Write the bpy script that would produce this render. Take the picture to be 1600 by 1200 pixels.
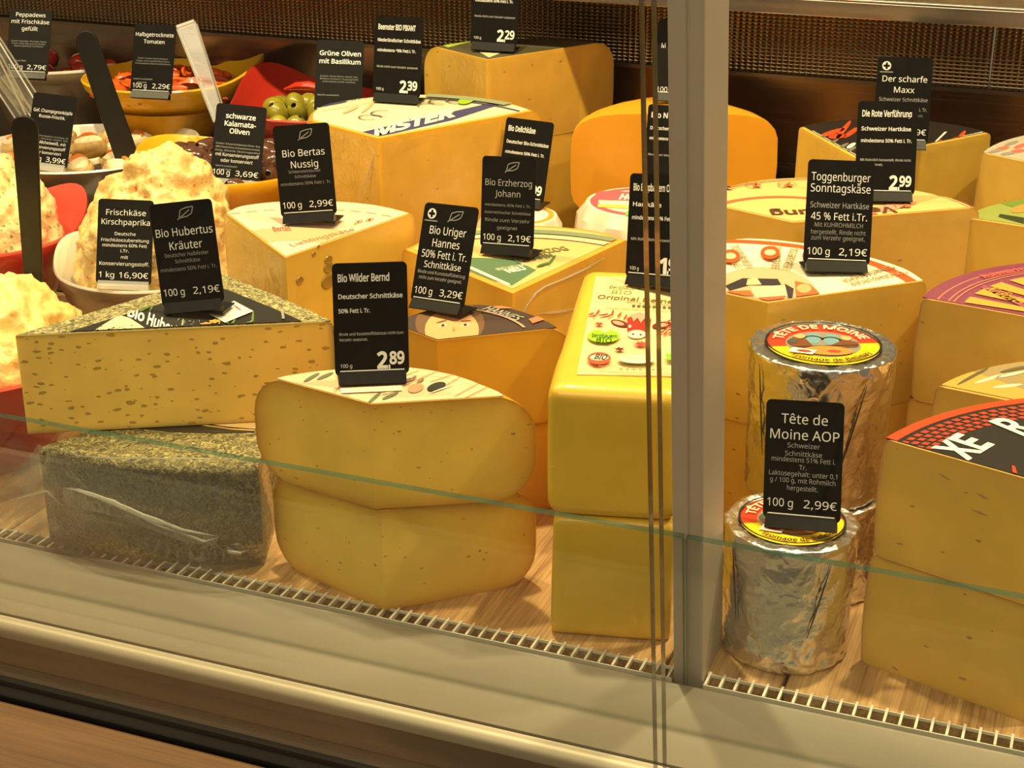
import bpy, bmesh, math, random
from mathutils import Vector, Matrix, noise
from math import sin, cos, pi, radians, sqrt, atan2, hypot, exp

random.seed(7)
for o in list(bpy.data.objects):
    bpy.data.objects.remove(o, do_unlink=True)
scene = bpy.context.scene
COL = scene.collection

# ------------------------------------------------------------------ camera
FPX, PITCH, YAW, CAMZ = 2474.0, radians(22.4), radians(21.4), 0.59
FW = Vector((-sin(YAW) * cos(PITCH), cos(YAW) * cos(PITCH), -sin(PITCH)))
RT = Vector((cos(YAW), sin(YAW), 0))
UP = RT.cross(FW)
cam_data = bpy.data.cameras.new('camera')
cam_data.sensor_fit = 'HORIZONTAL'
cam_data.sensor_width = 36.0
cam_data.lens = FPX / 1600 * 36.0
cam_data.clip_start = 0.02
cam = bpy.data.objects.new('camera', cam_data)
cam.matrix_world = Matrix((
    (RT.x, UP.x, -FW.x, 0), (RT.y, UP.y, -FW.y, 0), (RT.z, UP.z, -FW.z, CAMZ), (0, 0, 0, 1)))
COL.objects.link(cam)
scene.camera = cam

# ------------------------------------------------------------------ world, lamps, exposure
w = bpy.data.worlds.new('shop')
scene.world = w
w.use_nodes = True
bg = w.node_tree.nodes['Background']
bg.inputs[0].default_value = (1.0, 0.80, 0.50, 1)
bg.inputs[1].default_value = 0.17


def lamp(name, loc, target, power, color, size, size_y=None, spread=None):
    d = bpy.data.lights.new(name, 'AREA')
    d.energy = power
    d.color = color
    d.size = size
    if size_y:
        d.shape = 'RECTANGLE'
        d.size_y = size_y
    else:
        d.shape = 'DISK'
    if spread:
        d.spread = spread
    o = bpy.data.objects.new(name, d)
    o.location = loc
    o.rotation_euler = (Vector(target) - Vector(loc)).to_track_quat('-Z', 'Y').to_euler()
    COL.objects.link(o)
    return o


WARM = (1.0, 0.80, 0.42)
for i, x in enumerate((-1.65, -1.11, -0.57, -0.03, 0.51)):
    lamp('ceiling_spot', (x, 1.19, 1.42), (x, 1.16, 0), 7.0, WARM, 0.06, spread=radians(120))
lamp('shop_light', (-0.4, -1.6, 2.3), (-0.5, 1.0, 0), 46.0, (1.0, 0.80, 0.50), 3.2, 1.4)  # added front fill standing for the unseen shop lighting

vs = scene.view_settings
vs.view_transform = 'Standard'
vs.look = 'None'
vs.exposure = 0.0
vs.gamma = 1.0
vs.use_curve_mapping = False


# ------------------------------------------------------------------ helpers
def ray(x, y):
    return RT * ((x - 800) / FPX) - UP * ((y - 600) / FPX) + FW


def at(x, y, z):
    """Point of the plane at height z seen at photo position x, y."""
    d = ray(x, y)
    k = (z - CAMZ) / d.z
    return Vector((d.x * k, d.y * k, z))


def atY(x, y, Y):
    d = ray(x, y)
    k = Y / d.y
    return Vector((d.x * k, Y, CAMZ + d.z * k))


def lin(c):
    return tuple(((v / 255) / 12.92 if v / 255 <= 0.04045 else ((v / 255 + 0.055) / 1.055) ** 2.4) for v in c)


def new_mat(name):
    m = bpy.data.materials.new(name)
    m.use_nodes = True
    nt = m.node_tree
    b = nt.nodes['Principled BSDF']
    return m, nt, b


def nd(nt, t, **kw):
    n = nt.nodes.new(t)
    for k, v in kw.items():
        setattr(n, k, v)
    return n


_mc = {}


def plain(name, rgb, rough=0.5, metal=0.0, spec=0.5, coat=0.0, sss=0.0, bump=0.0, bscale=200, var=0.0, vscale=40):
    """Simple procedural material: base colour with optional noise variation and bump. rgb linear."""
    if name in _mc:
        return _mc[name]
    m, nt, b = new_mat(name)
    b.inputs['Base Color'].default_value = (*rgb, 1)
    b.inputs['Roughness'].default_value = rough
    b.inputs['Metallic'].default_value = metal
    b.inputs['Specular IOR Level'].default_value = spec
    b.inputs['Coat Weight'].default_value = coat
    b.inputs['Coat Roughness'].default_value = 0.08
    if sss:
        b.inputs['Subsurface Weight'].default_value = sss
        b.inputs['Subsurface Radius'].default_value = (1.0, 0.6, 0.25)
        b.inputs['Subsurface Scale'].default_value = 0.006
    tc = nd(nt, 'ShaderNodeTexCoord')
    if var:
        n = nd(nt, 'ShaderNodeTexNoise')
        n.inputs['Scale'].default_value = vscale
        n.inputs['Detail'].default_value = 4
        nt.links.new(tc.outputs['Object'], n.inputs['Vector'])
        r = nd(nt, 'ShaderNodeMapRange')
        r.inputs['From Min'].default_value = 0.3
        r.inputs['From Max'].default_value = 0.7
        r.inputs['To Min'].default_value = 1 - var
        r.inputs['To Max'].default_value = 1 + var
        nt.links.new(n.outputs['Fac'], r.inputs['Value'])
        mx = nd(nt, 'ShaderNodeVectorMath', operation='SCALE')
        mx.inputs[0].default_value = rgb
        nt.links.new(r.outputs[0], mx.inputs['Scale'])
        nt.links.new(mx.outputs[0], b.inputs['Base Color'])
    if bump:
        n = nd(nt, 'ShaderNodeTexNoise')
        n.inputs['Scale'].default_value = bscale
        n.inputs['Detail'].default_value = 4
        nt.links.new(tc.outputs['Object'], n.inputs['Vector'])
        bp = nd(nt, 'ShaderNodeBump')
        bp.inputs['Strength'].default_value = bump
        bp.inputs['Distance'].default_value = 0.003
        nt.links.new(n.outputs['Fac'], bp.inputs['Height'])
        nt.links.new(bp.outputs[0], b.inputs['Normal'])
    _mc[name] = m
    return m


def ink(rgb, rough=0.45):
    return plain('ink_%d_%d_%d' % tuple(rgb), lin(rgb), rough=rough, spec=0.4)


def build(name, verts, faces, mats, parent=None, idx=None, smooth=True, angle=35, attrs=None):
    me = bpy.data.meshes.new(name)
    me.from_pydata([tuple(v) for v in verts], [], faces)
    if not isinstance(mats, (list, tuple)):
        mats = [mats]
    for m in mats:
        me.materials.append(m)
    if idx:
        me.polygons.foreach_set('material_index', idx)
    if attrs:
        for k, vals in attrs.items():
            a = me.attributes.new(k, 'FLOAT', 'POINT')
            a.data.foreach_set('value', vals)
    if smooth:
        me.polygons.foreach_set('use_smooth', [True] * len(me.polygons))
        me.update()
        me.set_sharp_from_angle(angle=radians(angle))
    me.update()
    o = bpy.data.objects.new(name, me)
    COL.objects.link(o)
    if parent:
        o.parent = parent
    return o


def tag_obj(o, label=None, cat=None, group=None, kind=None):
    if label:
        o['label'] = label
    if cat:
        o['category'] = cat
    if group:
        o['group'] = group
    if kind:
        o['kind'] = kind
    return o


def empty(name, loc=(0, 0, 0), label=None, cat=None, group=None, rz=0.0):
    o = bpy.data.objects.new(name, None)
    o.empty_display_size = 0.02
    o.location = loc
    o.rotation_euler = (0, 0, rz)
    COL.objects.link(o)
    return tag_obj(o, label, cat, group)


def child(o, parent):
    """Parent keeping world coordinates (parents sit at a plain location / rotation)."""
    o.parent = parent
    o.matrix_parent_inverse = parent_inv(parent)
    return o


def parent_inv(p):
    m = Matrix.Translation(p.location) @ p.rotation_euler.to_matrix().to_4x4()
    return m.inverted()


class MB:
    def __init__(s):
        s.v, s.f, s.m = [], [], []

    def add(s, verts, faces, mi=0):
        n = len(s.v)
        s.v += [Vector(v) for v in verts]
        s.f += [tuple(i + n for i in f) for f in faces]
        s.m += [mi] * len(faces)

    def box(s, x0, x1, y0, y1, z0, z1, mi=0, mat=None):
        vs_ = [Vector((x, y, z)) for z in (z0, z1) for y in (y0, y1) for x in (x0, x1)]
        if mat:
            vs_ = [mat @ v for v in vs_]
        s.add(vs_, [(0, 2, 3, 1), (4, 5, 7, 6), (0, 1, 5, 4), (2, 6, 7, 3), (0, 4, 6, 2), (1, 3, 7, 5)], mi)

    def prism(s, outline, z0, z1, mi=0, mat=None):
        n = len(outline)
        vs_ = [Vector((p[0], p[1], z0)) for p in outline] + [Vector((p[0], p[1], z1)) for p in outline]
        if mat:
            vs_ = [mat @ v for v in vs_]
        fs = [tuple(range(n))[::-1], tuple(range(n, 2 * n))]
        fs += [(i, (i + 1) % n, n + (i + 1) % n, n + i) for i in range(n)]
        s.add(vs_, fs, mi)

    def tube(s, pts, r, seg=6, mi=0, cap=True):
        pts = [Vector(p) for p in pts]
        rs = r if isinstance(r, (list, tuple)) else [r] * len(pts)
        base = len(s.v)
        prev = None
        for i, p in enumerate(pts):
            d = (pts[min(i + 1, len(pts) - 1)] - pts[max(i - 1, 0)]).normalized()
            if prev is None:
                u = d.orthogonal().normalized()
            else:
                u = (prev - d * prev.dot(d)).normalized()
            prev = u
            v = d.cross(u)
            for k in range(seg):
                a = 2 * pi * k / seg
                s.v.append(p + (u * cos(a) + v * sin(a)) * rs[i])
        n = len(pts)
        for i in range(n - 1):
            for k in range(seg):
                a, b = base + i * seg + k, base + i * seg + (k + 1) % seg
                s.f.append((a, b, b + seg, a + seg))
                s.m.append(mi)
        if cap:
            s.f.append(tuple(base + k for k in range(seg))[::-1])
            s.f.append(tuple(base + (n - 1) * seg + k for k in range(seg)))
            s.m += [mi, mi]

    def obj(s, name, mats, parent=None, **kw):
        return build(name, s.v, s.f, mats, parent, idx=s.m, **kw)


def bevel(o, width, seg=2, angle=40):
    m = o.modifiers.new('edge', 'BEVEL')
    m.width = width
    m.segments = seg
    m.limit_method = 'ANGLE'
    m.angle_limit = radians(angle)
    return o


# ------------------------------------------------------------------ flat print: text and shapes
_tc = {}
SANS = None
try:
    import os
    SANS = bpy.data.fonts.load(os.path.join(bpy.utils.system_resource('DATAFILES'), 'fonts', 'NotoSansHebrew-Regular.woff2'))
except Exception:
    SANS = None


def text_tris(s, bold=0.0, xs=1.0, shear=0.0):
    """Triangles of a string at unit cap size (font size 1), starting at x = 0; returns (tris, width)."""
    key = (s, bold, xs, shear)
    if key in _tc:
        return _tc[key]
    cu = bpy.data.curves.new('t', 'FONT')
    cu.body = s
    if SANS:
        cu.font = SANS
    cu.size = 1.0
    cu.offset = bold
    cu.resolution_u = 2
    cu.shear = shear
    ob = bpy.data.objects.new('t', cu)
    me = ob.to_mesh()
    me.calc_loop_triangles()
    vs_ = [(v.co.x * xs, v.co.y) for v in me.vertices]
    tr = [[vs_[i] for i in t.vertices] for t in me.loop_triangles]
    ob.to_mesh_clear()
    bpy.data.objects.remove(ob)
    bpy.data.curves.remove(cu)
    wd = max((p[0] for t in tr for p in t), default=0.0)
    x0 = min((p[0] for t in tr for p in t), default=0.0)
    _tc[key] = (tr, wd)
    return _tc[key]


CAP = max(p[1] for t in text_tris('H')[0] for p in t)   # capital height of the font at size 1


def area2(p):
    return sum(p[i][0] * p[(i + 1) % len(p)][1] - p[(i + 1) % len(p)][0] * p[i][1] for i in range(len(p)))


def clip(poly, convex):
    out = list(poly)
    n = len(convex)
    for i in range(n):
        ax, ay = convex[i]
        bx, by = convex[(i + 1) % n]
        inp, out = out, []
        if not inp:
            return []
        ex, ey = bx - ax, by - ay
        side = lambda p: ex * (p[1] - ay) - ey * (p[0] - ax)
        for j in range(len(inp)):
            p, q = inp[j], inp[(j + 1) % len(inp)]
            sp, sq = side(p), side(q)
            if sp >= 0:
                out.append(p)
            if (sp >= 0) != (sq >= 0):
                t = sp / (sp - sq)
                out.append((p[0] + (q[0] - p[0]) * t, p[1] + (q[1] - p[1]) * t))
    return out


def ellipse(cx, cy, rx, ry, rot=0.0, n=24):
    return [(cx + rx * cos(a) * cos(rot) - ry * sin(a) * sin(rot), cy + rx * cos(a) * sin(rot) + ry * sin(a) * cos(rot))
            for a in [2 * pi * k / n for k in range(n)]]


def ring(cx, cy, r0, r1, a0=0.0, a1=2 * pi, n=40):
    res = []
    for k in range(n):
        a, b = a0 + (a1 - a0) * k / n, a0 + (a1 - a0) * (k + 1) / n
        res.append([(cx + r0 * cos(a), cy + r0 * sin(a)), (cx + r1 * cos(a), cy + r1 * sin(a)),
                    (cx + r1 * cos(b), cy + r1 * sin(b)), (cx + r0 * cos(b), cy + r0 * sin(b))])
    return res


def star(cx, cy, r, n=6, inner=0.45, rot=0.0):
    c = (cx, cy)
    res = []
    for k in range(n):
        a = rot + 2 * pi * k / n
        b = pi / n
        res.append([c, (cx + inner * r * cos(a - b), cy + inner * r * sin(a - b)), (cx + r * cos(a), cy + r * sin(a)),
                    (cx + inner * r * cos(a + b), cy + inner * r * sin(a + b))])
    return res


class Print:
    """Ink shapes in a 2D frame (origin o, x axis at angle ang) lying on a horizontal label at height z, clipped to its outline."""

    def __init__(s, label, outline, z, o=(0, 0), ang=0.0):
        s.label, s.z, s.o, s.c, s.s = label, z, o, cos(ang), sin(ang)
        s.outline = outline if area2(outline) > 0 else outline[::-1]
        s.layer = 0

    def w(s, p):
        return (s.o[0] + p[0] * s.c - p[1] * s.s, s.o[1] + p[0] * s.s + p[1] * s.c)

    def put(s, name, polys, mat, world=False):
        vs_, fs = [], []
        z = s.z + 0.00012 * s.layer
        s.layer += 1
        for p in polys:
            q = [tuple(v[:2]) for v in p] if world else [s.w(v) for v in p]
            if area2(q) < 0:
                q = q[::-1]
            q = clip(q, s.outline)
            if len(q) < 3 or abs(area2(q)) < 1e-11:
                continue
            n = len(vs_)
            vs_ += [(a[0], a[1], z) for a in q]
            fs.append(tuple(range(n, n + len(q))))
        if fs:
            o = build(name, vs_, fs, mat, smooth=False)
            o.parent = s.label
            return o

    def text(s, string, x, y, size, mat, rot=0.0, align='c', bold=0.0, xs=1.0, shear=0.0, name='lettering'):
        tr, wd = text_tris(string, bold, xs, shear)
        ox = {'c': -wd / 2, 'l': 0, 'r': -wd}[align]
        c, n = cos(rot), sin(rot)
        ps = [[(x + (p[0] + ox) * size * c - p[1] * size * n, y + (p[0] + ox) * size * n + p[1] * size * c) for p in t] for t in tr]
        return s.put(name, ps, mat)

    def arc_text(s, string, cx, cy, r, mid, size, mat, bold=0.0, xs=1.0, inside=False, name='lettering'):
        """Text bent round a circle; mid = angle of its middle. inside: tops point to the centre."""
        tr, wd = text_tris(string, bold, xs)
        size *= 0.73 / CAP
        ps = []
        for t in tr:
            q = []
            for p in t:
                dx = (p[0] - wd / 2) * size
                if inside:
                    a, rr = mid + dx / r, r - p[1] * size
                else:
                    a, rr = mid - dx / r, r + p[1] * size
                q.append((cx + rr * cos(a), cy + rr * sin(a)))
            ps.append(q)
        return s.put(name, ps, mat)


# ------------------------------------------------------------------ materials
def cheese_mat(name, paste, rind, coat=0.5, specks=None, mottling=0.10, wrinkle=0.25):
    paste = (paste[0] * 1.04, paste[1] * 0.95, paste[2] * 0.42)
    rind = (rind[0] * 1.02, rind[1] * 0.92, rind[2] * 0.5)
    m, nt, b = new_mat(name)
    L = nt.links.new
    tc = nd(nt, 'ShaderNodeTexCoord')
    at_ = nd(nt, 'ShaderNodeAttribute', attribute_name='rind')
    n1 = nd(nt, 'ShaderNodeTexNoise')
    n1.inputs['Scale'].default_value = 26
    n1.inputs['Detail'].default_value = 5
    L(tc.outputs['Object'], n1.inputs['Vector'])
    mr = nd(nt, 'ShaderNodeMapRange')
    mr.inputs['From Min'].default_value = 0.3
    mr.inputs['From Max'].default_value = 0.7
    mr.inputs['To Min'].default_value = 1 - mottling
    mr.inputs['To Max'].default_value = 1 + mottling * 0.6
    L(n1.outputs['Fac'], mr.inputs['Value'])
    mx = nd(nt, 'ShaderNodeMix', data_type='RGBA')
    mx.inputs['A'].default_value = (*paste, 1)
    mx.inputs['B'].default_value = (*rind, 1)
    L(at_.outputs['Fac'], mx.inputs['Factor'])
    last = mx.outputs['Result']
    if specks:  # small holes and flecks; the holes' shade is painted in as dark colour
        scale, size, dark = specks
        mp = nd(nt, 'ShaderNodeMapping')
        mp.inputs['Scale'].default_value = (1, 1, 2.2)
        L(tc.outputs['Object'], mp.inputs['Vector'])
        nz = nd(nt, 'ShaderNodeTexNoise')
        nz.inputs['Scale'].default_value = 120
        L(mp.outputs[0], nz.inputs['Vector'])
        ad = nd(nt, 'ShaderNodeMixRGB', blend_type='ADD')
        ad.inputs[0].default_value = 0.006
        L(mp.outputs[0], ad.inputs[1])
        L(nz.outputs['Color'], ad.inputs[2])
        vo = nd(nt, 'ShaderNodeTexVoronoi')
        vo.inputs['Scale'].default_value = scale
        vo.inputs['Randomness'].default_value = 1.0
        L(ad.outputs[0], vo.inputs['Vector'])
        # vary the size of each speck with its cell's random colour
        sp = nd(nt, 'ShaderNodeSeparateColor')
        L(vo.outputs['Color'], sp.inputs[0])
        mu = nd(nt, 'ShaderNodeMath', operation='MULTIPLY')
        L(sp.outputs[0], mu.inputs[0])
        mu.inputs[1].default_value = size
        lt = nd(nt, 'ShaderNodeMath', operation='LESS_THAN')
        L(vo.outputs['Distance'], lt.inputs[0])
        L(mu.outputs[0], lt.inputs[1])
        m2 = nd(nt, 'ShaderNodeMix', data_type='RGBA')
        L(lt.outputs[0], m2.inputs['Factor'])
        L(last, m2.inputs['A'])
        m2.inputs['B'].default_value = (*dark, 1)
        last = m2.outputs['Result']
    sc = nd(nt, 'ShaderNodeVectorMath', operation='SCALE')
    L(last, sc.inputs[0])
    L(mr.outputs[0], sc.inputs['Scale'])
    L(sc.outputs[0], b.inputs['Base Color'])
    b.inputs['Roughness'].default_value = 0.5
    b.inputs['Subsurface Weight'].default_value = 0.25
    b.inputs['Subsurface Radius'].default_value = (1.0, 0.65, 0.25)
    b.inputs['Subsurface Scale'].default_value = 0.006
    b.inputs['Coat Weight'].default_value = coat
    b.inputs['Coat Roughness'].default_value = 0.12
    # film wrinkles
    mp2 = nd(nt, 'ShaderNodeMapping')
    mp2.inputs['Rotation'].default_value = (0.4, 0.7, 0.3)
    mp2.inputs['Scale'].default_value = (1, 1, 0.35)
    L(tc.outputs['Object'], mp2.inputs['Vector'])
    n2 = nd(nt, 'ShaderNodeTexNoise')
    n2.inputs['Scale'].default_value = 34
    n2.inputs['Detail'].default_value = 6
    n2.inputs['Distortion'].default_value = 1.2
    L(mp2.outputs[0], n2.inputs['Vector'])
    bp = nd(nt, 'ShaderNodeBump')
    bp.inputs['Strength'].default_value = wrinkle
    bp.inputs['Distance'].default_value = 0.004
    L(n2.outputs['Fac'], bp.inputs['Height'])
    L(bp.outputs[0], b.inputs['Coat Normal'])
    bp2 = nd(nt, 'ShaderNodeBump')
    bp2.inputs['Strength'].default_value = wrinkle * 0.4
    bp2.inputs['Distance'].default_value = 0.003
    L(n2.outputs['Fac'], bp2.inputs['Height'])
    L(bp2.outputs[0], b.inputs['Normal'])
    return m


def herb_mat(name, a, bcol, ccol):
    m, nt, b = new_mat(name)
    L = nt.links.new
    tc = nd(nt, 'ShaderNodeTexCoord')
    v = nd(nt, 'ShaderNodeTexNoise')
    v.inputs['Scale'].default_value = 240
    v.inputs['Detail'].default_value = 4
    v.inputs['Distortion'].default_value = 1.5
    L(tc.outputs['Object'], v.inputs['Vector'])
    cr = nd(nt, 'ShaderNodeValToRGB')
    cr.color_ramp.elements[0].position = 0.36
    cr.color_ramp.elements[0].color = (*a, 1)
    cr.color_ramp.elements[1].position = 0.66
    cr.color_ramp.elements[1].color = (*ccol, 1)
    e = cr.color_ramp.elements.new(0.5)
    e.color = (*bcol, 1)
    L(v.outputs['Fac'], cr.inputs[0])
    L(cr.outputs[0], b.inputs['Base Color'])
    b.inputs['Roughness'].default_value = 0.7
    bp = nd(nt, 'ShaderNodeBump')
    bp.inputs['Strength'].default_value = 0.9
    bp.inputs['Distance'].default_value = 0.003
    L(v.outputs['Fac'], bp.inputs['Height'])
    L(bp.outputs[0], b.inputs['Normal'])
    return m


def steel_mat(name, rgb, rough, scale=(2, 300, 300), amount=0.08):
    m, nt, b = new_mat(name)
    L = nt.links.new
    tc = nd(nt, 'ShaderNodeTexCoord')
    mp = nd(nt, 'ShaderNodeMapping')
    mp.inputs['Scale'].default_value = scale
    L(tc.outputs['Object'], mp.inputs['Vector'])
    n = nd(nt, 'ShaderNodeTexNoise')
    n.inputs['Scale'].default_value = 1.0
    n.inputs['Detail'].default_value = 3
    L(mp.outputs[0], n.inputs['Vector'])
    r = nd(nt, 'ShaderNodeMapRange')
    r.inputs['To Min'].default_value = rough - amount
    r.inputs['To Max'].default_value = rough + amount
    L(n.outputs['Fac'], r.inputs['Value'])
    L(r.outputs[0], b.inputs['Roughness'])
    b.inputs['Base Color'].default_value = (*rgb, 1)
    b.inputs['Metallic'].default_value = 1.0
    return m


def wood_mat(name, c0, c1, axis='Y', scale=1.0, rough=0.45):
    m, nt, b = new_mat(name)
    L = nt.links.new
    tc = nd(nt, 'ShaderNodeTexCoord')
    oi = nd(nt, 'ShaderNodeObjectInfo')
    mp = nd(nt, 'ShaderNodeMapping')
    mp.inputs['Scale'].default_value = (28 * scale, 3.0 * scale, 28 * scale) if axis == 'Y' else (3.0 * scale, 28 * scale, 28 * scale)
    L(tc.outputs['Object'], mp.inputs['Vector'])
    off = nd(nt, 'ShaderNodeVectorMath', operation='ADD')
    sc = nd(nt, 'ShaderNodeVectorMath', operation='SCALE')
    sc.inputs[0].default_value = (13, 7, 5)
    L(oi.outputs['Random'], sc.inputs['Scale'])
    L(mp.outputs[0], off.inputs[0])
    L(sc.outputs[0], off.inputs[1])
    n = nd(nt, 'ShaderNodeTexNoise')
    n.inputs['Scale'].default_value = 1.6
    n.inputs['Detail'].default_value = 8
    n.inputs['Roughness'].default_value = 0.65
    n.inputs['Distortion'].default_value = 0.7
    L(off.outputs[0], n.inputs['Vector'])
    mp2 = nd(nt, 'ShaderNodeMapping')
    mp2.inputs['Scale'].default_value = (5, 0.35, 5) if axis == 'Y' else (0.35, 5, 5)
    L(off.outputs[0], mp2.inputs['Vector'])
    n2 = nd(nt, 'ShaderNodeTexNoise')
    n2.inputs['Scale'].default_value = 4.0
    n2.inputs['Detail'].default_value = 3
    L(mp2.outputs[0], n2.inputs['Vector'])
    ad = nd(nt, 'ShaderNodeMath', operation='MULTIPLY_ADD')
    L(n2.outputs['Fac'], ad.inputs[0])
    ad.inputs[1].default_value = 0.45
    L(n.outputs['Fac'], ad.inputs[2])
    cr = nd(nt, 'ShaderNodeValToRGB')
    cr.color_ramp.elements[0].position = 0.5
    cr.color_ramp.elements[0].color = (*c0, 1)
    cr.color_ramp.elements[1].position = 0.92
    cr.color_ramp.elements[1].color = (*c1, 1)
    L(ad.outputs[0], cr.inputs[0])
    L(cr.outputs[0], b.inputs['Base Color'])
    b.inputs['Roughness'].default_value = rough
    bp = nd(nt, 'ShaderNodeBump')
    bp.inputs['Strength'].default_value = 0.2
    bp.inputs['Distance'].default_value = 0.001
    L(ad.outputs[0], bp.inputs['Height'])
    L(bp.outputs[0], b.inputs['Normal'])
    return m


def clear_mat(name, tint=(1, 1, 1), gloss=1.0, rough=0.02, haze=0.0, bump=0.0, bscale=60, base=0.04, top=0.28):
    """Thin clear sheet: transparent, with a Fresnel share of mirror gloss and a little haze."""
    m, nt, b = new_mat(name)
    L = nt.links.new
    nt.nodes.remove(b)
    out = [n for n in nt.nodes if n.type == 'OUTPUT_MATERIAL'][0]
    tr = nd(nt, 'ShaderNodeBsdfTransparent')
    tr.inputs[0].default_value = (*tint, 1)
    gl = nd(nt, 'ShaderNodeBsdfGlossy')
    gl.inputs['Roughness'].default_value = rough
    gl.inputs['Color'].default_value = (gloss, gloss, gloss, 1)
    fr = nd(nt, 'ShaderNodeLayerWeight')
    fr.inputs['Blend'].default_value = 0.22
    pw = nd(nt, 'ShaderNodeMapRange')
    pw.inputs['To Min'].default_value = base
    pw.inputs['To Max'].default_value = top
    L(fr.outputs['Fresnel'], pw.inputs['Value'])
    mx = nd(nt, 'ShaderNodeMixShader')
    L(pw.outputs[0], mx.inputs[0])
    L(tr.outputs[0], mx.inputs[1])
    L(gl.outputs[0], mx.inputs[2])
    last = mx.outputs[0]
    if haze:
        df = nd(nt, 'ShaderNodeBsdfDiffuse')
        df.inputs[0].default_value = (0.9, 0.88, 0.82, 1)
        m2 = nd(nt, 'ShaderNodeMixShader')
        m2.inputs[0].default_value = haze
        L(last, m2.inputs[1])
        L(df.outputs[0], m2.inputs[2])
        last = m2.outputs[0]
    if bump:
        tc = nd(nt, 'ShaderNodeTexCoord')
        n = nd(nt, 'ShaderNodeTexNoise')
        n.inputs['Scale'].default_value = bscale
        n.inputs['Detail'].default_value = 4
        n.inputs['Distortion'].default_value = 1.0
        L(tc.outputs['Object'], n.inputs['Vector'])
        bp = nd(nt, 'ShaderNodeBump')
        bp.inputs['Strength'].default_value = bump
        bp.inputs['Distance'].default_value = 0.006
        L(n.outputs['Fac'], bp.inputs['Height'])
        L(bp.outputs[0], gl.inputs['Normal'])
        L(bp.outputs[0], fr.inputs['Normal'])
    L(last, out.inputs['Surface'])
    return m


M_SILL = plain('satin_sill', (0.205, 0.182, 0.135), rough=0.42, metal=0.2, spec=0.4, var=0.03, vscale=12)
M_STEEL = steel_mat('brushed_steel', (0.60, 0.57, 0.52), 0.30, amount=0.05)
M_STEEL_DARK = steel_mat('dark_steel', (0.22, 0.19, 0.16), 0.35)
M_BAR = steel_mat('polished_steel', (0.62, 0.55, 0.47), 0.22)
M_ALU = plain('satin_aluminium', (0.52, 0.45, 0.38), rough=0.5, metal=0.3, var=0.04, vscale=15)
M_OAK = wood_mat('oak_deck', lin((132, 92, 50)), lin((228, 186, 130)))
M_OAK_FRONT = wood_mat('oak_front', lin((88, 60, 36)), lin((124, 90, 56)), axis='X', scale=0.7)
M_BLACK = plain('black_rubber', (0.004, 0.004, 0.004), rough=0.6, spec=0.12)
M_DARK = plain('dark_duct', (0.012, 0.010, 0.008), rough=0.6)
M_CARD = plain('black_card', (0.0055, 0.005, 0.0045), rough=0.5, spec=0.15, var=0.25, vscale=90)
M_HOLDER = plain('black_holder', (0.008, 0.0075, 0.007), rough=0.35, spec=0.25)
M_WHITE = plain('white_print', (0.80, 0.80, 0.80), rough=0.5)
M_GREYP = plain('grey_print', (0.36, 0.36, 0.36), rough=0.5)
M_FINE = plain('fine_print', (0.26, 0.26, 0.26), rough=0.5)
M_GRID = plain('white_grille', (0.75, 0.70, 0.60), rough=0.35, spec=0.5)
M_GLASS = clear_mat('clear_glass', (0.985, 0.995, 0.985), base=0.012)
M_GLASS_EDGE = plain('green_glass_edge', (0.03, 0.085, 0.058), rough=0.2, spec=0.8, var=0.3, vscale=60)
_nt = M_GLASS_EDGE.node_tree          # cut glass lets part of the light through
_tr = nd(_nt, 'ShaderNodeBsdfTransparent')
_tr.inputs[0].default_value = (0.74, 0.86, 0.80, 1)
_mx = nd(_nt, 'ShaderNodeMixShader')
_mx.inputs[0].default_value = 0.5
_nt.links.new(_tr.outputs[0], _mx.inputs[1])
_nt.links.new(_nt.nodes['Principled BSDF'].outputs[0], _mx.inputs[2])
_nt.links.new(_mx.outputs[0], [n for n in _nt.nodes if n.type == 'OUTPUT_MATERIAL'][0].inputs['Surface'])
M_GLASS_EDGE_D = plain('smoky_glass_edge', (0.10, 0.09, 0.05), rough=0.1, spec=1.0)
M_FILM = clear_mat('plastic_film', (0.985, 0.98, 0.96), rough=0.16, haze=0.09, bump=0.7, bscale=26, base=0.05, top=0.3)
M_FOLD = clear_mat('film_fold', (0.9, 0.9, 0.86), rough=0.15, haze=0.30, bump=0.4, bscale=120, base=0.12)
M_PLEAT = clear_mat('film_pleat', (0.96, 0.95, 0.92), rough=0.15, haze=0.13, bump=0.5, bscale=50, base=0.08, top=0.4)
M_CLING = clear_mat('cling_film', (0.99, 0.99, 0.98), rough=0.13, haze=0.015, bump=0.9, bscale=55, base=0.025, top=0.2)
M_ACRYL = clear_mat('clear_acrylic', (0.95, 0.95, 0.94), rough=0.04, haze=0.03, base=0.10)
M_ACRYL_E = clear_mat('acrylic_edge', (0.9, 0.88, 0.86), rough=0.08, haze=0.28, base=0.25)


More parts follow.
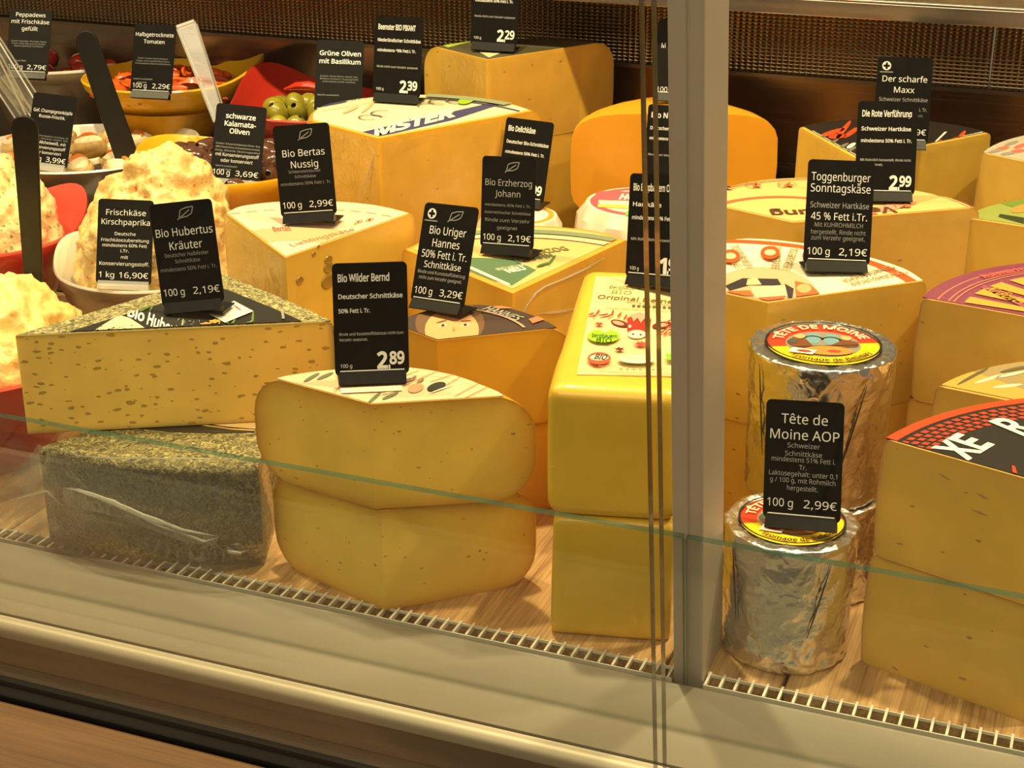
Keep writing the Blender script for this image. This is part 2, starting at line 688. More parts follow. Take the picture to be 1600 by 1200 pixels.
def foil_mat():
    m, nt, b = new_mat('aluminium_foil')
    L = nt.links.new
    b.inputs['Base Color'].default_value = (0.86, 0.84, 0.80, 1)
    b.inputs['Metallic'].default_value = 1.0
    b.inputs['Roughness'].default_value = 0.27
    tc = nd(nt, 'ShaderNodeTexCoord')
    n = nd(nt, 'ShaderNodeTexNoise')
    n.inputs['Scale'].default_value = 40
    n.inputs['Detail'].default_value = 2
    L(tc.outputs['Object'], n.inputs['Vector'])
    ad = nd(nt, 'ShaderNodeMixRGB', blend_type='ADD')
    ad.inputs[0].default_value = 0.03
    L(tc.outputs['Object'], ad.inputs[1])
    L(n.outputs['Color'], ad.inputs[2])
    v = nd(nt, 'ShaderNodeTexVoronoi', feature='F1')
    v.inputs['Scale'].default_value = 75
    L(ad.outputs[0], v.inputs['Vector'])
    v2 = nd(nt, 'ShaderNodeTexVoronoi', feature='F1')
    v2.inputs['Scale'].default_value = 210
    L(ad.outputs[0], v2.inputs['Vector'])
    ma = nd(nt, 'ShaderNodeMath', operation='MULTIPLY_ADD')
    L(v2.outputs['Distance'], ma.inputs[0])
    ma.inputs[1].default_value = 0.35
    L(v.outputs['Distance'], ma.inputs[2])
    bp = nd(nt, 'ShaderNodeBump')
    bp.inputs['Strength'].default_value = 0.3
    bp.inputs['Distance'].default_value = 0.004
    L(ma.outputs[0], bp.inputs['Height'])
    L(bp.outputs[0], b.inputs['Normal'])
    return m


M_FOIL = foil_mat()


def perforated_mat():
    m, nt, b = new_mat('perforated_steel')
    L = nt.links.new
    tc = nd(nt, 'ShaderNodeTexCoord')
    mp = nd(nt, 'ShaderNodeMapping')
    mp.inputs['Scale'].default_value = (1 / 0.0066, 1, 1 / 0.0040)
    L(tc.outputs['Object'], mp.inputs['Vector'])
    sx = nd(nt, 'ShaderNodeSeparateXYZ')
    L(mp.outputs[0], sx.inputs[0])

    def cell(sock):
        fr = nd(nt, 'ShaderNodeMath', operation='FRACT')
        L(sock, fr.inputs[0])
        sb = nd(nt, 'ShaderNodeMath', operation='SUBTRACT')
        L(fr.outputs[0], sb.inputs[0])
        sb.inputs[1].default_value = 0.5
        p = nd(nt, 'ShaderNodeMath', operation='POWER')
        L(sb.outputs[0], p.inputs[0])
        p.inputs[1].default_value = 2
        return p.outputs[0]
    a, c = cell(sx.outputs['X']), cell(sx.outputs['Z'])
    s = nd(nt, 'ShaderNodeMath', operation='MULTIPLY_ADD')
    L(c, s.inputs[0])
    s.inputs[1].default_value = 1.4
    L(a, s.inputs[2])
    lt = nd(nt, 'ShaderNodeMath', operation='LESS_THAN')
    L(s.outputs[0], lt.inputs[0])
    lt.inputs[1].default_value = 0.105
    mx = nd(nt, 'ShaderNodeMix', data_type='RGBA')
    L(lt.outputs[0], mx.inputs['Factor'])
    mx.inputs['A'].default_value = (0.36, 0.26, 0.15, 1)
    mx.inputs['B'].default_value = (0.006, 0.005, 0.004, 1)
    L(mx.outputs['Result'], b.inputs['Base Color'])
    b.inputs['Roughness'].default_value = 0.22
    inv = nd(nt, 'ShaderNodeMath', operation='SUBTRACT')
    inv.inputs[0].default_value = 1.0
    L(lt.outputs[0], inv.inputs[1])
    L(inv.outputs[0], b.inputs['Metallic'])
    bp = nd(nt, 'ShaderNodeBump')
    bp.inputs['Strength'].default_value = 1.0
    bp.inputs['Distance'].default_value = 0.0015
    L(s.outputs[0], bp.inputs['Height'])
    L(bp.outputs[0], b.inputs['Normal'])
    return m


def tile_mat():
    m, nt, b = new_mat('shop_floor_tile')
    b.inputs['Base Color'].default_value = (0.16, 0.12, 0.095, 1)
    b.inputs['Roughness'].default_value = 0.5
    return m


# ------------------------------------------------------------------ the counter (setting)
X0, X1 = -2.6, 0.75
TILT = radians(9.5)


def tilted(y0):
    """Frame of a pane standing on (y0, z=0) and leaning towards the customer."""
    return Matrix.Translation((0, y0, 0)) @ Matrix.Rotation(TILT, 4, 'X')


# deck of oak boards running back from the glass
deck = empty('counter_deck')
deck['kind'] = 'structure'
deck['label'] = 'oak display deck of the cheese counter'
seams = [-2.5, -2.2, -1.9, -1.6, -1.3, -1.04, -0.785, -0.455, -0.2405, -0.1603, 0.09, 0.36, 0.63]
for a, b_ in zip(seams[:-1], seams[1:]):
    mb = MB()
    mb.box(a + 0.0012, b_ - 0.0012, 0.9015, 1.76, -0.018, 0.0)
    bevel(mb.obj('deck_board', M_OAK, deck, smooth=False), 0.0012, 1)
mb = MB()
mb.box(X0, X1, 0.897, 1.76, -0.05, -0.0185)
tag_obj(mb.obj('deck_tray', M_DARK, deck, smooth=False))

# front sill: flat plate, fold, rounded lip, dark channel
mb = MB()
prof = [(0.884, 0.0035), (0.884, 0.0), (0.8838, -0.012), (0.80, -0.014), (0.7945, -0.0145), (0.7945, -0.0025)]
plate = [(0.8806, -0.014), (0.8806, 0.0014), (0.8794, 0.0018), (0.8782, 0.0011), (0.7955, -0.0012), (0.7950, -0.0030), (0.7950, -0.014)]
n = len(plate)
mb.add([(x, y, z) for x in (X0, X1) for y, z in plate],
       [(i, (i + 1) % n, n + (i + 1) % n, n + i) for i in range(n)] + [tuple(range(n))[::-1], tuple(range(n, 2 * n))])
o = mb.obj('sill_plate', M_SILL, None, angle=30)
sill = o
tag_obj(o, 'brushed steel sill plate inside the front glass', kind='structure')
mb = MB()
lip = [(0.7942, -0.016), (0.7942, -0.0026)]
for k in range(9):
    a = radians(80 + k * 12)
    lip.append((0.7910 + 0.0072 * cos(a), -0.0100 + 0.0072 * sin(a)))
lip += [(0.7842, -0.0140), (0.7860, -0.016)]
n = len(lip)
mb.add([(x, y, z) for x in (X0, X1) for y, z in lip],
       [(i, (i + 1) % n, n + (i + 1) % n, n + i) for i in range(n)] + [tuple(range(n))[::-1], tuple(range(n, 2 * n))])
o = mb.obj('rounded_lip', plain('satin_lip', (0.40, 0.36, 0.27), rough=0.5, metal=0.35), sill, angle=30)
mb = MB()
ch = [(0.80, -0.0165), (0.7842, -0.0142), (0.7772, -0.0300), (0.7772, -0.06), (0.80, -0.06)]
n = len(ch)
mb.add([(x, y, z) for x in (X0, X1) for y, z in ch], [(i, (i + 1) % n, n + (i + 1) % n, n + i) for i in range(n)] + [tuple(range(n))[::-1], tuple(range(n, 2 * n))])
o = mb.obj('glass_channel', plain('brown_channel', (0.06, 0.042, 0.028), rough=0.4, spec=0.3), sill, smooth=False)

# black gasket profile and wooden front
gk = MB()
for y0, y1, z0, z1 in ((0.7652, 0.7770, -0.06, -0.0300), (0.7545, 0.7650, -0.06, -0.0275), (0.7432, 0.7543, -0.06, -0.0310)):
    gk.box(X0, X1, y0, y1, z0, z1)
o = bevel(gk.obj('glass_gasket', M_BLACK, None, smooth=False), 0.002, 2)
tag_obj(o, 'black rubber gasket along the foot of the front glass', kind='structure')
fr = MB()
fr.box(X0, X1, 0.56, 0.7428, -0.075, -0.034)
o = bevel(fr.obj('wooden_front_ledge', M_OAK_FRONT, None, smooth=False), 0.004, 2)
tag_obj(o, 'warm oak ledge along the front of the counter', kind='structure')
fr = MB()
fr.box(X0, X1, 0.60, 0.73, -0.95, -0.0755)
tag_obj(fr.obj('counter_front', M_OAK_FRONT, None, smooth=False), 'oak front panel below the ledge', kind='structure')

# shop floor with tiles: pieces with recessed joints
fl = empty('floor')
fl['kind'] = 'structure'
mb = MB()
mb.box(-4.5, 3.0, -3.5, 2.2, -1.0, -0.956)
mb.obj('floor_bed', plain('tile_joint', (0.05, 0.04, 0.035), rough=0.8), fl, smooth=False)
MT = tile_mat()
tile_me = None
for i in range(-12, 9):
    for j in range(-9, 2):
        if tile_me is None:
            mb = MB()
            mb.box(0.004, 0.346, 0.004, 0.346, -0.956, -0.95)
            t = mb.obj('floor_tile', MT, fl, smooth=False)
            tile_me = t.data
        else:
            t = bpy.data.objects.new('floor_tile', tile_me)
            COL.objects.link(t)
            t.parent = fl
        t.location = (i * 0.35, j * 0.35, 0)

# air grille between sill and deck
gr = empty('air_grille', (0, 0, 0), 'white slotted air grille between steel sill and oak deck', 'grille')
for xa, xb in ((X0, -0.2318), (-0.2102, X1)):
    mb = MB()
    mb.box(xa, xb, 0.8858, 0.8866, -0.002, 0.0010)
    mb.obj('front_rail', M_GRID, gr, smooth=False)
    mb = MB()
    mb.box(xa, xb, 0.8994, 0.9002, -0.001, 0.0012)
    mb.obj('rear_rail', M_GRID, gr, smooth=False)
    mb = MB()
    x = xa + 0.0004
    k = 0
    while x < xb - 0.001:
        mb.box(x, x + 0.0017, 0.8867, 0.9030, -0.0022, 0.0014)
        x += 0.00985
        k += 1
    o = mb.obj('cross_bars', M_GRID, gr, smooth=False)
    o['kind'] = 'stuff'
mb = MB()
mb.box(X0, X1, 0.8856, 0.9012, -0.045, -0.032)
mb.obj('duct_floor', M_DARK, gr, smooth=False)

# aluminium post (leans with the glass)
F = tilted(0.8890)
mb = MB()
zc = 0.75
post = [(-0.2312, 0.0), (-0.2210, 0.0), (-0.2208, 0.0012), (-0.2196, 0.0012), (-0.2193, 0.0), (-0.2122, 0.0), (-0.2112, 0.0010), (-0.2112, 0.052), (-0.2312, 0.052)]
mb.prism(post, -0.012, zc, mat=F)
o = bevel(mb.obj('post', M_ALU, None, smooth=False), 0.0008, 2)
tag_obj(o, 'satin aluminium post standing between the two halves of the counter', kind='structure')
o.name = 'pillar'


def pane(name, x0, x1, F, z0, z1, th, edge, label):
    mb = MB()
    mb.box(x0, x1, -th, 0, z0, z1, mat=F)
    # order of faces: bottom, top, front, back, left, right
    mb.m = [1, 1, 0, 0, 1, 1]
    o = mb.obj(name, [M_GLASS, edge], None, smooth=False)
    return tag_obj(o, label, kind='structure')


FI = tilted(0.8853)
pane('window_1', X0, -0.2222, FI, -0.009, 0.1245, 0.0052, M_GLASS_EDGE, 'low inner glass pane with green edge left of the post')
pane('window_2', -0.2202, X1, FI, -0.009, 0.1245, 0.0052, M_GLASS_EDGE, 'low inner glass pane with green edge right of the post')
FO = tilted(0.7475)
pane('window_3', X0, -0.2000, FO, -0.052, 0.82, 0.008, M_GLASS_EDGE_D, 'tall front glass pane left of the joint')
pane('window_4', -0.1945, X1, FO, -0.052, 0.82, 0.008, M_GLASS_EDGE_D, 'tall front glass pane right of the joint')

# back wall: steel skirting below, perforated air panel above, service shelf with bright bar
mb = MB()
mb.box(X0, X1, 1.7605, 1.80, -0.05, 0.238)
tag_obj(mb.obj('wall_back', steel_mat('back_steel', (0.30, 0.24, 0.18), 0.25), None, smooth=False), kind='structure')
pp = empty('perforated_panel', (0, 0, 0), 'brown perforated steel air panel along the back of the counter', 'panel')
xs_ = [X0, -1.55, -0.83, -0.1405, X1]
MPF = perforated_mat()
for a, b_ in zip(xs_[:-1], xs_[1:]):
    mb = MB()
    mb.box(a + 0.001, b_ - 0.001, 1.750, 1.7600, 0.238, 0.42)
    mb.obj('panel_section', MPF, pp, smooth=False)
mb = MB()
mb.box(X0, X1, 1.742, 1.7604, 0.2335, 0.2378)
mb.obj('lower_trim', M_STEEL_DARK, pp, smooth=False)
# service shelf with its bright steel bar
sh = MB()
sh.box(X0, X1, 1.622, 1.80, 0.3255, 0.341)
o = sh.obj('service_shelf', M_STEEL_DARK, None, smooth=False)
tag_obj(o, 'steel service shelf running above the back of the display', kind='structure')
o.name = 'trim_1'
mb = MB()
mb.box(X0, X1, 1.619, 1.6215, 0.324, 0.3405)
child(bevel(mb.obj('front_bar', M_BAR, None, smooth=False), 0.001, 2), o)
mb = MB()
mb.box(X0, X1, 1.617, 1.6225, 0.3412, 0.3435)
child(bevel(mb.obj('bright_edge', plain('bright_steel', (0.8, 0.75, 0.66), rough=0.3, metal=1.0), None, smooth=False), 0.001, 2), o)


# ------------------------------------------------------------------ cheese builders
def circle3(p, q, r):
    ax, ay, bx, by, cx, cy = p[0], p[1], q[0], q[1], r[0], r[1]
    d = 2 * (ax * (by - cy) + bx * (cy - ay) + cx * (ay - by))
    ux = ((ax * ax + ay * ay) * (by - cy) + (bx * bx + by * by) * (cy - ay) + (cx * cx + cy * cy) * (ay - by)) / d
    uy = ((ax * ax + ay * ay) * (cx - bx) + (bx * bx + by * by) * (ax - cx) + (cx * cx + cy * cy) * (bx - ax)) / d
    return (ux, uy), hypot(ax - ux, ay - uy)


def arc_pts(R, B, L, n=26):
    c, r = circle3(R, B, L)
    a0, a1 = atan2(R[1] - c[1], R[0] - c[0]), atan2(L[1] - c[1], L[0] - c[0])
    while a1 < a0:
        a1 += 2 * pi
    return [(c[0] + r * cos(a0 + (a1 - a0) * k / n), c[1] + r * sin(a0 + (a1 - a0) * k / n)) for k in range(n + 1)]


def rim_pts(A, rim, n=30):
    """Rind line from measured (degrees, radius) pairs round the tip A."""
    out = []
    for k in range(n + 1):
        a = rim[0][0] + (rim[-1][0] - rim[0][0]) * k / n
        i = max(j for j in range(len(rim) - 1) if rim[j][0] <= a + 1e-6)
        t = (a - rim[i][0]) / (rim[i + 1][0] - rim[i][0])
        p0, p1, p2, p3 = rim[max(i - 1, 0)][1], rim[i][1], rim[i + 1][1], rim[min(i + 2, len(rim) - 1)][1]
        r = 0.5 * (2 * p1 + (p2 - p0) * t + (2 * p0 - 5 * p1 + 4 * p2 - p3) * t * t + (3 * p1 - p0 - 3 * p2 + p3) * t ** 3)
        out.append(pol(A, r, a))
    return out


def toward(A, P, d):
    l = hypot(P[0] - A[0], P[1] - A[1])
    k = 1 - d / l
    return (A[0] + (P[0] - A[0]) * k, A[1] + (P[1] - A[1]) * k)


def pol(A, r, deg):
    return (A[0] + r * cos(radians(deg)), A[1] + r * sin(radians(deg)))


def half_clip(poly, p, q):
    out = []
    ex, ey = q[0] - p[0], q[1] - p[1]
    side = lambda v: ex * (v[1] - p[1]) - ey * (v[0] - p[0])
    for j in range(len(poly)):
        a, b = poly[j], poly[(j + 1) % len(poly)]
        sa, sb = side(a), side(b)
        if sa >= 0:
            out.append(a)
        if (sa >= 0) != (sb >= 0):
            t = sa / (sa - sb)
            out.append((a[0] + (b[0] - a[0]) * t, a[1] + (b[1] - a[1]) * t))
    return out


class Wedge:
    """A cut piece of a round cheese. A = tip, R and L = ends of the rind as seen from above, B = a point of the rind between."""

    def __init__(s, name, label, A, R, B, L, z0, z1, mat, shoulder=0.004, bulge=0.002, group=None, fade=0.004, rind_mat=None, lean=(0, 0), rim=None):
        s.A, s.z1, s.z0 = A, z1, z0
        s.arc = rim_pts(A, rim) if rim else arc_pts(R, B, L)
        s.R, s.L = s.arc[0], s.arc[-1]
        s.shoulder = shoulder
        h = z1 - z0
        s.root = empty(name, (A[0], A[1], z0), label, 'cheese', group)
        sh_ = shoulder
        levels = []
        if sh_ > 0.001:
            for k in range(7):
                t = k / 6 * pi / 2
                levels.append((sh_ * (1 - cos(t)) , sh_ * (1 - sin(t))))
            lv = [(z0 + dz, ins) for dz, ins in levels]
            mid = [(z0 + sh_ + (h - 2 * sh_) * k / 4, 0.0) for k in (1, 2, 3)] if h > 2.2 * sh_ else []
            lv += mid + [(z1 - dz, ins) for dz, ins in levels[::-1]]
        else:
            lv = [(z0 + h * k, 0.0) for k in (0, .015, .04, .09, .2, .4, .6, .8, .91, .96, .985, 1)]
        lv = [(z, i + bulge * (2 * (z - (z0 + z1) / 2) / h) ** 2) for z, i in lv]
        cols = [0.0, 0.25, 0.5, 0.7, 0.82, 0.9, 0.95, 0.98]
        per = []          # (end point, t, is rind)
        for t in cols:
            per.append((s.R, t, 0))
        for p in s.arc:
            per.append((p, 1.0, 1))
        for t in cols[:0:-1]:
            per.append((s.L, t, 0))
        n, m = len(per), len(lv)
        vs_, rv = [], []
        lenR, lenL = hypot(s.R[0] - A[0], s.R[1] - A[1]), hypot(s.L[0] - A[0], s.L[1] - A[1])
        for z, ins in lv:
            for P, t, rr in per:
                e = toward(A, P, ins)
                off = (z - z0) / h
                vs_.append((A[0] + (e[0] - A[0]) * t + lean[0] * off, A[1] + (e[1] - A[1]) * t + lean[1] * off, z))
                if rr:
                    rv.append(1.0)
                else:
                    l = hypot(P[0] - A[0], P[1] - A[1])
                    d = min((1 - t) * l, (z1 - z) * 1.4, (z - z0) * 1.4)
                    rv.append(exp(-d / fade))
        fs = []
        for j in range(m - 1):
            for i in range(n):
                k = (i + 1) % n
                fs.append((j * n + i, j * n + k, (j + 1) * n + k, (j + 1) * n + i))
        fs.append(tuple(range(n))[::-1])
        fs.append(tuple(range((m - 1) * n, m * n)))
        s.body = build('cut_paste', vs_, fs, mat, attrs={'rind': rv}, angle=40)
        child(bevel(s.body, 0.0012, 2, 50), s.root)
        # rind: thin skin round the curved side
        if rind_mat:
            rv_, rf = [], []
            na = len(s.arc)
            for t in (0.0, 0.0007):
                for z, ins in lv:
                    for P in s.arc:
                        e = toward(A, P, ins - t)
                        off = (z - z0) / h
                        rv_.append((e[0] + lean[0] * off, e[1] + lean[1] * off, z))
            k0 = na * m
            for j in range(m - 1):
                for i in range(na - 1):
                    a = j * na + i
                    rf.append((k0 + a, k0 + a + 1, k0 + a + na + 1, k0 + a + na))
                    rf.append((a, a + na, a + na + 1, a + 1))
            for i in range(na - 1):
                rf.append((i, i + 1, k0 + i + 1, k0 + i))
                b = (m - 1) * na + i
                rf.append((b, k0 + b, k0 + b + 1, b + 1))
            for j in range(m - 1):
                a = j * na
                rf.append((a, k0 + a, k0 + a + na, a + na))
                a = j * na + na - 1
                rf.append((a, a + na, k0 + a + na, k0 + a))
            child(build('rind', rv_, rf, rind_mat, angle=40), s.root)

    def outline(s, arc_in, cut_in=0.0):
        A = s.A
        arc = [toward(A, p, arc_in) for p in s.arc]
        poly = [A] + arc
        if cut_in:
            if not isinstance(cut_in, tuple):
                cut_in = (cut_in, cut_in)
            for ci, (p, q) in enumerate(((A, s.R), (s.L, A))):
                dx, dy = q[0] - p[0], q[1] - p[1]
                l = hypot(dx, dy)
                nx, ny = -dy / l * cut_in[ci], dx / l * cut_in[ci]
                poly = half_clip(poly, (p[0] + nx, p[1] + ny), (q[0] + nx, q[1] + ny))
        return poly

    def paper(s, mat, arc_in=0.004, cut_in=0.0, name='label', zoff=0.0):
        poly = s.outline(arc_in, cut_in)
        mb = MB()
        mb.prism(poly, s.z1 - 0.0004 + zoff, s.z1 + 0.0005 + zoff)
        o = child(mb.obj(name, mat, None, smooth=False), s.root)
        s.lab, s.poly, s.zt = o, poly, s.z1 + 0.00065 + zoff
        return o

    def pr(s, o=None, ang=0.0):
        return Print(s.lab, s.poly, s.zt, o or s.A, ang)


def fold(root, pts, r, name='film_fold', mat=None):
    """A raised crease of cling film along points."""
    mb = MB()
    P = [Vector(p) for p in pts]
    fine = []
    for i in range(len(P) - 1):
        for k in range(5):
            fine.append(P[i].lerp(P[i + 1], k / 5))
    fine.append(P[-1])
    rs = [max(0.00015, r * sin(pi * min(max((i + 0.6) / (len(fine) + 0.2), 0), 1)) * random.uniform(0.7, 1.2)) for i in range(len(fine))]
    mb.tube(fine, rs, 5)
    return child(mb.obj(name, mat or M_FOLD, None), root)


def cling(w_, end, seed, u0=0.02, u1=0.97, amp=.0016, stretch=1.0):
    """Wrinkled cling film lying on one cut face; end = the face's rind end (w_.R or w_.L)."""
    A, nu, nv = w_.A, 34, 22
    d = Vector((end[0] - A[0], end[1] - A[1], 0))
    l = d.length
    d.normalize()
    nr = Vector((d.y, -d.x, 0))
    if end is w_.L:
        nr = -nr
    vs_ = []
    for j in range(nv):
        for i in range(nu):
            u, v = u0 + (u1 - u0) * i / (nu - 1), .03 + .94 * j / (nv - 1)
            zz = w_.z0 + (w_.z1 - w_.z0) * v
            q = Vector((u * l * 30 * stretch + zz * 14, zz * 26 - u * l * 10, seed))
            k = abs(noise.noise(q)) ** .7 + .4 * abs(noise.noise(q * 2.3))
            p = Vector((A[0], A[1], 0)) + d * (u * l) + nr * (.0005 + amp * k)
            vs_.append((p.x, p.y, zz))
    fs = [(j * nu + i, j * nu + i + 1, (j + 1) * nu + i + 1, (j + 1) * nu + i) for j in range(nv - 1) for i in range(nu - 1)]
    return child(build('cling_film', vs_, fs, M_CLING, angle=80), w_.root)


CREAM = (0.80, 0.60, 0.28)
M_WB = cheese_mat('paste_wild', (0.88, 0.66, 0.24), (0.62, 0.33, 0.055), specks=(90, 0.16, (0.42, 0.26, 0.07)))
M_HUB = cheese_mat('paste_herb', (0.88, 0.67, 0.32), (0.36, 0.28, 0.12), specks=(105, 0.36, (0.46, 0.30, 0.06)), coat=0.35)
M_BLOCK = cheese_mat('paste_block', (0.70, 0.50, 0.075), (0.70, 0.50, 0.075), coat=0.8, mottling=0.07, wrinkle=0.15)
M_BERTA = cheese_mat('paste_nutty', (0.80, 0.58, 0.19), (0.72, 0.42, 0.11))
M_URIG = cheese_mat('paste_boy', (0.72, 0.46, 0.08), (0.58, 0.31, 0.04))
M_ERZ = cheese_mat('paste_duke', (0.76, 0.53, 0.16), (0.74, 0.40, 0.09), wrinkle=0.4)
M_GOUDA = cheese_mat('paste_gouda', (0.80, 0.50, 0.10), (0.80, 0.44, 0.05), specks=(60, 0.12, (0.45, 0.24, 0.04)), wrinkle=0.4)
M_BACK = cheese_mat('paste_back', (0.78, 0.52, 0.15), (0.76, 0.48, 0.10), specks=(55, 0.13, (0.42, 0.24, 0.05)), wrinkle=0.4)
M_ORANGE = cheese_mat('paste_orange', (0.82, 0.40, 0.035), (0.80, 0.38, 0.03), coat=0.3, mottling=0.05)
M_TOGG = cheese_mat('paste_mountain', (0.78, 0.54, 0.16), (0.74, 0.46, 0.12), specks=(62, 0.12, (0.40, 0.25, 0.06)))
M_ROTE = cheese_mat('paste_red', (0.76, 0.53, 0.20), (0.72, 0.40, 0.14), specks=(40, 0.14, (0.44, 0.27, 0.07)), wrinkle=0.35)
M_MAXX = cheese_mat('paste_sharp', (0.76, 0.57, 0.17), (0.72, 0.52, 0.16), wrinkle=0.4)
M_HARD = cheese_mat('paste_hard', (0.70, 0.50, 0.19), (0.62, 0.40, 0.15), specks=(45, 0.10, (0.38, 0.24, 0.07)), wrinkle=0.3)
M_RINDO = plain('orange_rind', (0.66, 0.33, 0.045), rough=0.4, coat=0.4, var=0.15)
M_RINDY = plain('yellow_rind', (0.74, 0.50, 0.12), rough=0.4, coat=0.5, var=0.12)
M_RINDB = plain('brown_rind', (0.52, 0.30, 0.11), rough=0.5, coat=0.3, var=0.2)
M_HERB = herb_mat('herb_rind', (0.085, 0.075, 0.028), (0.27, 0.23, 0.09), (0.58, 0.51, 0.25))
M_HERB_D = herb_mat('herb_rind_green', (0.050, 0.045, 0.018), (0.20, 0.16, 0.055), (0.46, 0.40, 0.17))
PAPER = lambda rgb: plain('paper_%d_%d_%d' % rgb, lin(rgb), rough=0.42, spec=0.4, coat=0.25)

# --- wild herb-coated wedge, lower one lies in a film bag
LB = Wedge('herb_cheese_wedge', 'green herb-coated cheese wedge in a clear plastic bag, under the speckled herb wedge', (-0.640, 1.115),
           (-0.738, 0.893), (-0.650, 0.896), (-0.566, 0.925), 0.0, 0.084, M_HERB_D, shoulder=0.007, bulge=0.0, group=None, rind_mat=M_HERB_D, fade=0.2)
LB.paper(PAPER((44, 40, 34)), 0.062, 0.012)
p = LB.pr()
p.put('printed_band', ring(-0.640, 1.115, 0.140, 0.1425, 0, 2 * pi), ink((190, 160, 100)), world=True)
p.put('cream_field', ring(-0.640, 1.115, 0.105, 0.138, radians(255), radians(290)), ink((225, 190, 130)), world=True)

HB = Wedge('herb_cheese_wedge', 'pale speckled cheese wedge with herb rind and dark printed label, on the bagged wedge', (-0.760, 0.908),
           pol((-0.760, 0.908), 0.240, 29), pol((-0.760, 0.908), 0.211, 45), pol((-0.760, 0.908), 0.198, 70), 0.0852, 0.167, M_HUB, shoulder=0.006, bulge=0.001, rind_mat=M_HERB, fade=0.003)
HB.paper(M_HERB, 0.002, 0.0004, name='herb_crust', zoff=-0.0002)
HB.paper(PAPER((40, 37, 34)), 0.024, (0.0008, 0.026), zoff=0.0006)


def span(P, string, a, b, cap, mat, bold=0.0, shear=0.0, name='lettering'):
    """Text fitted between world points a and b (baseline), with capital height cap."""
    tr, wd = text_tris(string, bold, 1.0, shear)
    size = cap / CAP
    l = hypot(b[0] - a[0], b[1] - a[1])
    xs = l / (wd * size)
    ux, uy = (b[0] - a[0]) / l, (b[1] - a[1]) / l
    ps = [[(a[0] + v[0] * size * xs * ux - v[1] * size * uy, a[1] + v[0] * size * xs * uy + v[1] * size * ux) for v in t] for t in tr]
    return P.put(name, ps, mat, world=True)


def slant(P, z, string, a, b, cap, mat, bold=0.0, lean=0.0, name='lettering'):
    """Slanted brush lettering on the label at height z, from a to b (photo positions), cap in photo pixels."""
    tr, wd = text_tris(string, bold)
    k = cap / CAP
    dx, dy = (b[0] - a[0]) / wd, (b[1] - a[1]) / wd
    ps_ = [[tuple(at(a[0] + v[0] * dx + v[1] * lean * k, a[1] + v[0] * dy - v[1] * k, z)[:2]) for v in t] for t in tr]
    return P.put(name, ps_, mat, world=True)


def px(z, *pts):
    return [tuple(at(x, y, z)[:2]) for x, y in pts]


def pe(z, x, y, rx, ry, a=0.0, n=16):
    """Small printed ellipse, drawn in perspective on the label at height z."""
    hw, hh = rx / .00085, ry / .0017
    return px(z, *[(x + hw * cos(t) * cos(a) + hh * sin(t) * sin(a), y - hw * cos(t) * sin(a) + hh * sin(t) * cos(a)) for t in [2 * pi * k / n for k in range(n)]])


def ps(z, x, y, r, n=6, inner=0.45):
    c = tuple(at(x, y, z)[:2])
    return star(*c, r * .5, n, inner)


def blobs(P, name, mat, spots, r, n=9, squash=1.0, ang=0.0):
    P.put(name, [ellipse(x, y, r * random.uniform(0.6, 1.2), r * squash * random.uniform(0.6, 1.2), ang + random.uniform(-.5, .5), n) for x, y in spots], mat, world=True)


W_INK, K_INK = ink((238, 232, 220)), ink((30, 27, 24))
# print on the speckled wedge's label
z = HB.zt
P = HB.pr()
P.put('cream_panel', [px(z, (136, 524), (160, 508), (186, 492), (203, 497), (232, 516), (240, 524))], ink((236, 212, 165)), world=True)
blobs(P, 'herb_flecks', ink((96, 70, 40)), [tuple(at(random.gauss(185, 16), random.gauss(516, 3.5), z)[:2]) for _ in range(34)], 0.0012, 6)
slant(P, z, 'Bio', (198, 493), (224, 503), 15, W_INK, bold=.03, lean=.25)
slant(P, z, 'Hubertus', (228, 506), (290, 534), 17, W_INK, bold=.03, lean=.25)
P.put('herb_leaves', [pe(z, x, y, 0.010, 0.0032, a, 10) for x, y, a in
                      ((228, 482, .5), (238, 478, 1.2), (345, 515, .4), (362, 508, 1.0), (385, 506, .3), (395, 498, 1.5), (352, 500, 2.2))], ink((98, 122, 62)), world=True)
P.put('herb_leaves', [pe(z, x, y, 0.008, 0.0020, a, 10) for x, y, a in
                      ((222, 478, .8), (338, 512, .9), (372, 514, .2), (390, 510, 1.2), (300, 514, .3), (285, 508, 1.4))], ink((176, 184, 120)), world=True)
P.put('flowers', [q for x, y in ((322, 508), (336, 503), (328, 514)) for q in ps(z, x, y, 0.011, 6, 0.6)], ink((232, 150, 60)), world=True)
P.put('flowers', [q for x, y in ((364, 512), (376, 509)) for q in ps(z, x, y, 0.009, 6, 0.6)], ink((216, 176, 170)), world=True)
P.put('seed_flecks', [pe(z, random.uniform(278, 320), random.uniform(500, 518), 0.0022, 0.0005, random.uniform(0, 3), 6) for _ in range(40)], ink((170, 172, 168)), world=True)
P.put('price_sticker', [px(z, (325, 492), (366, 472), (396, 488), (352, 506))], ink((240, 232, 214)), world=True)
P.put('red_mark', [pe(z, 371, 483, 0.0065, 0.0018, -0.6, 12)], ink((190, 50, 35)), world=True)
span(P, 'Bio-Gartenkräuter', *px(z, (334, 497), (362, 496)), 0.0032, ink((120, 110, 100)))
P.put('outline_arc', ring(HB.A[0], HB.A[1], 0.2005, 0.2025, radians(30), radians(66), 24), ink((150, 146, 136)), world=True)

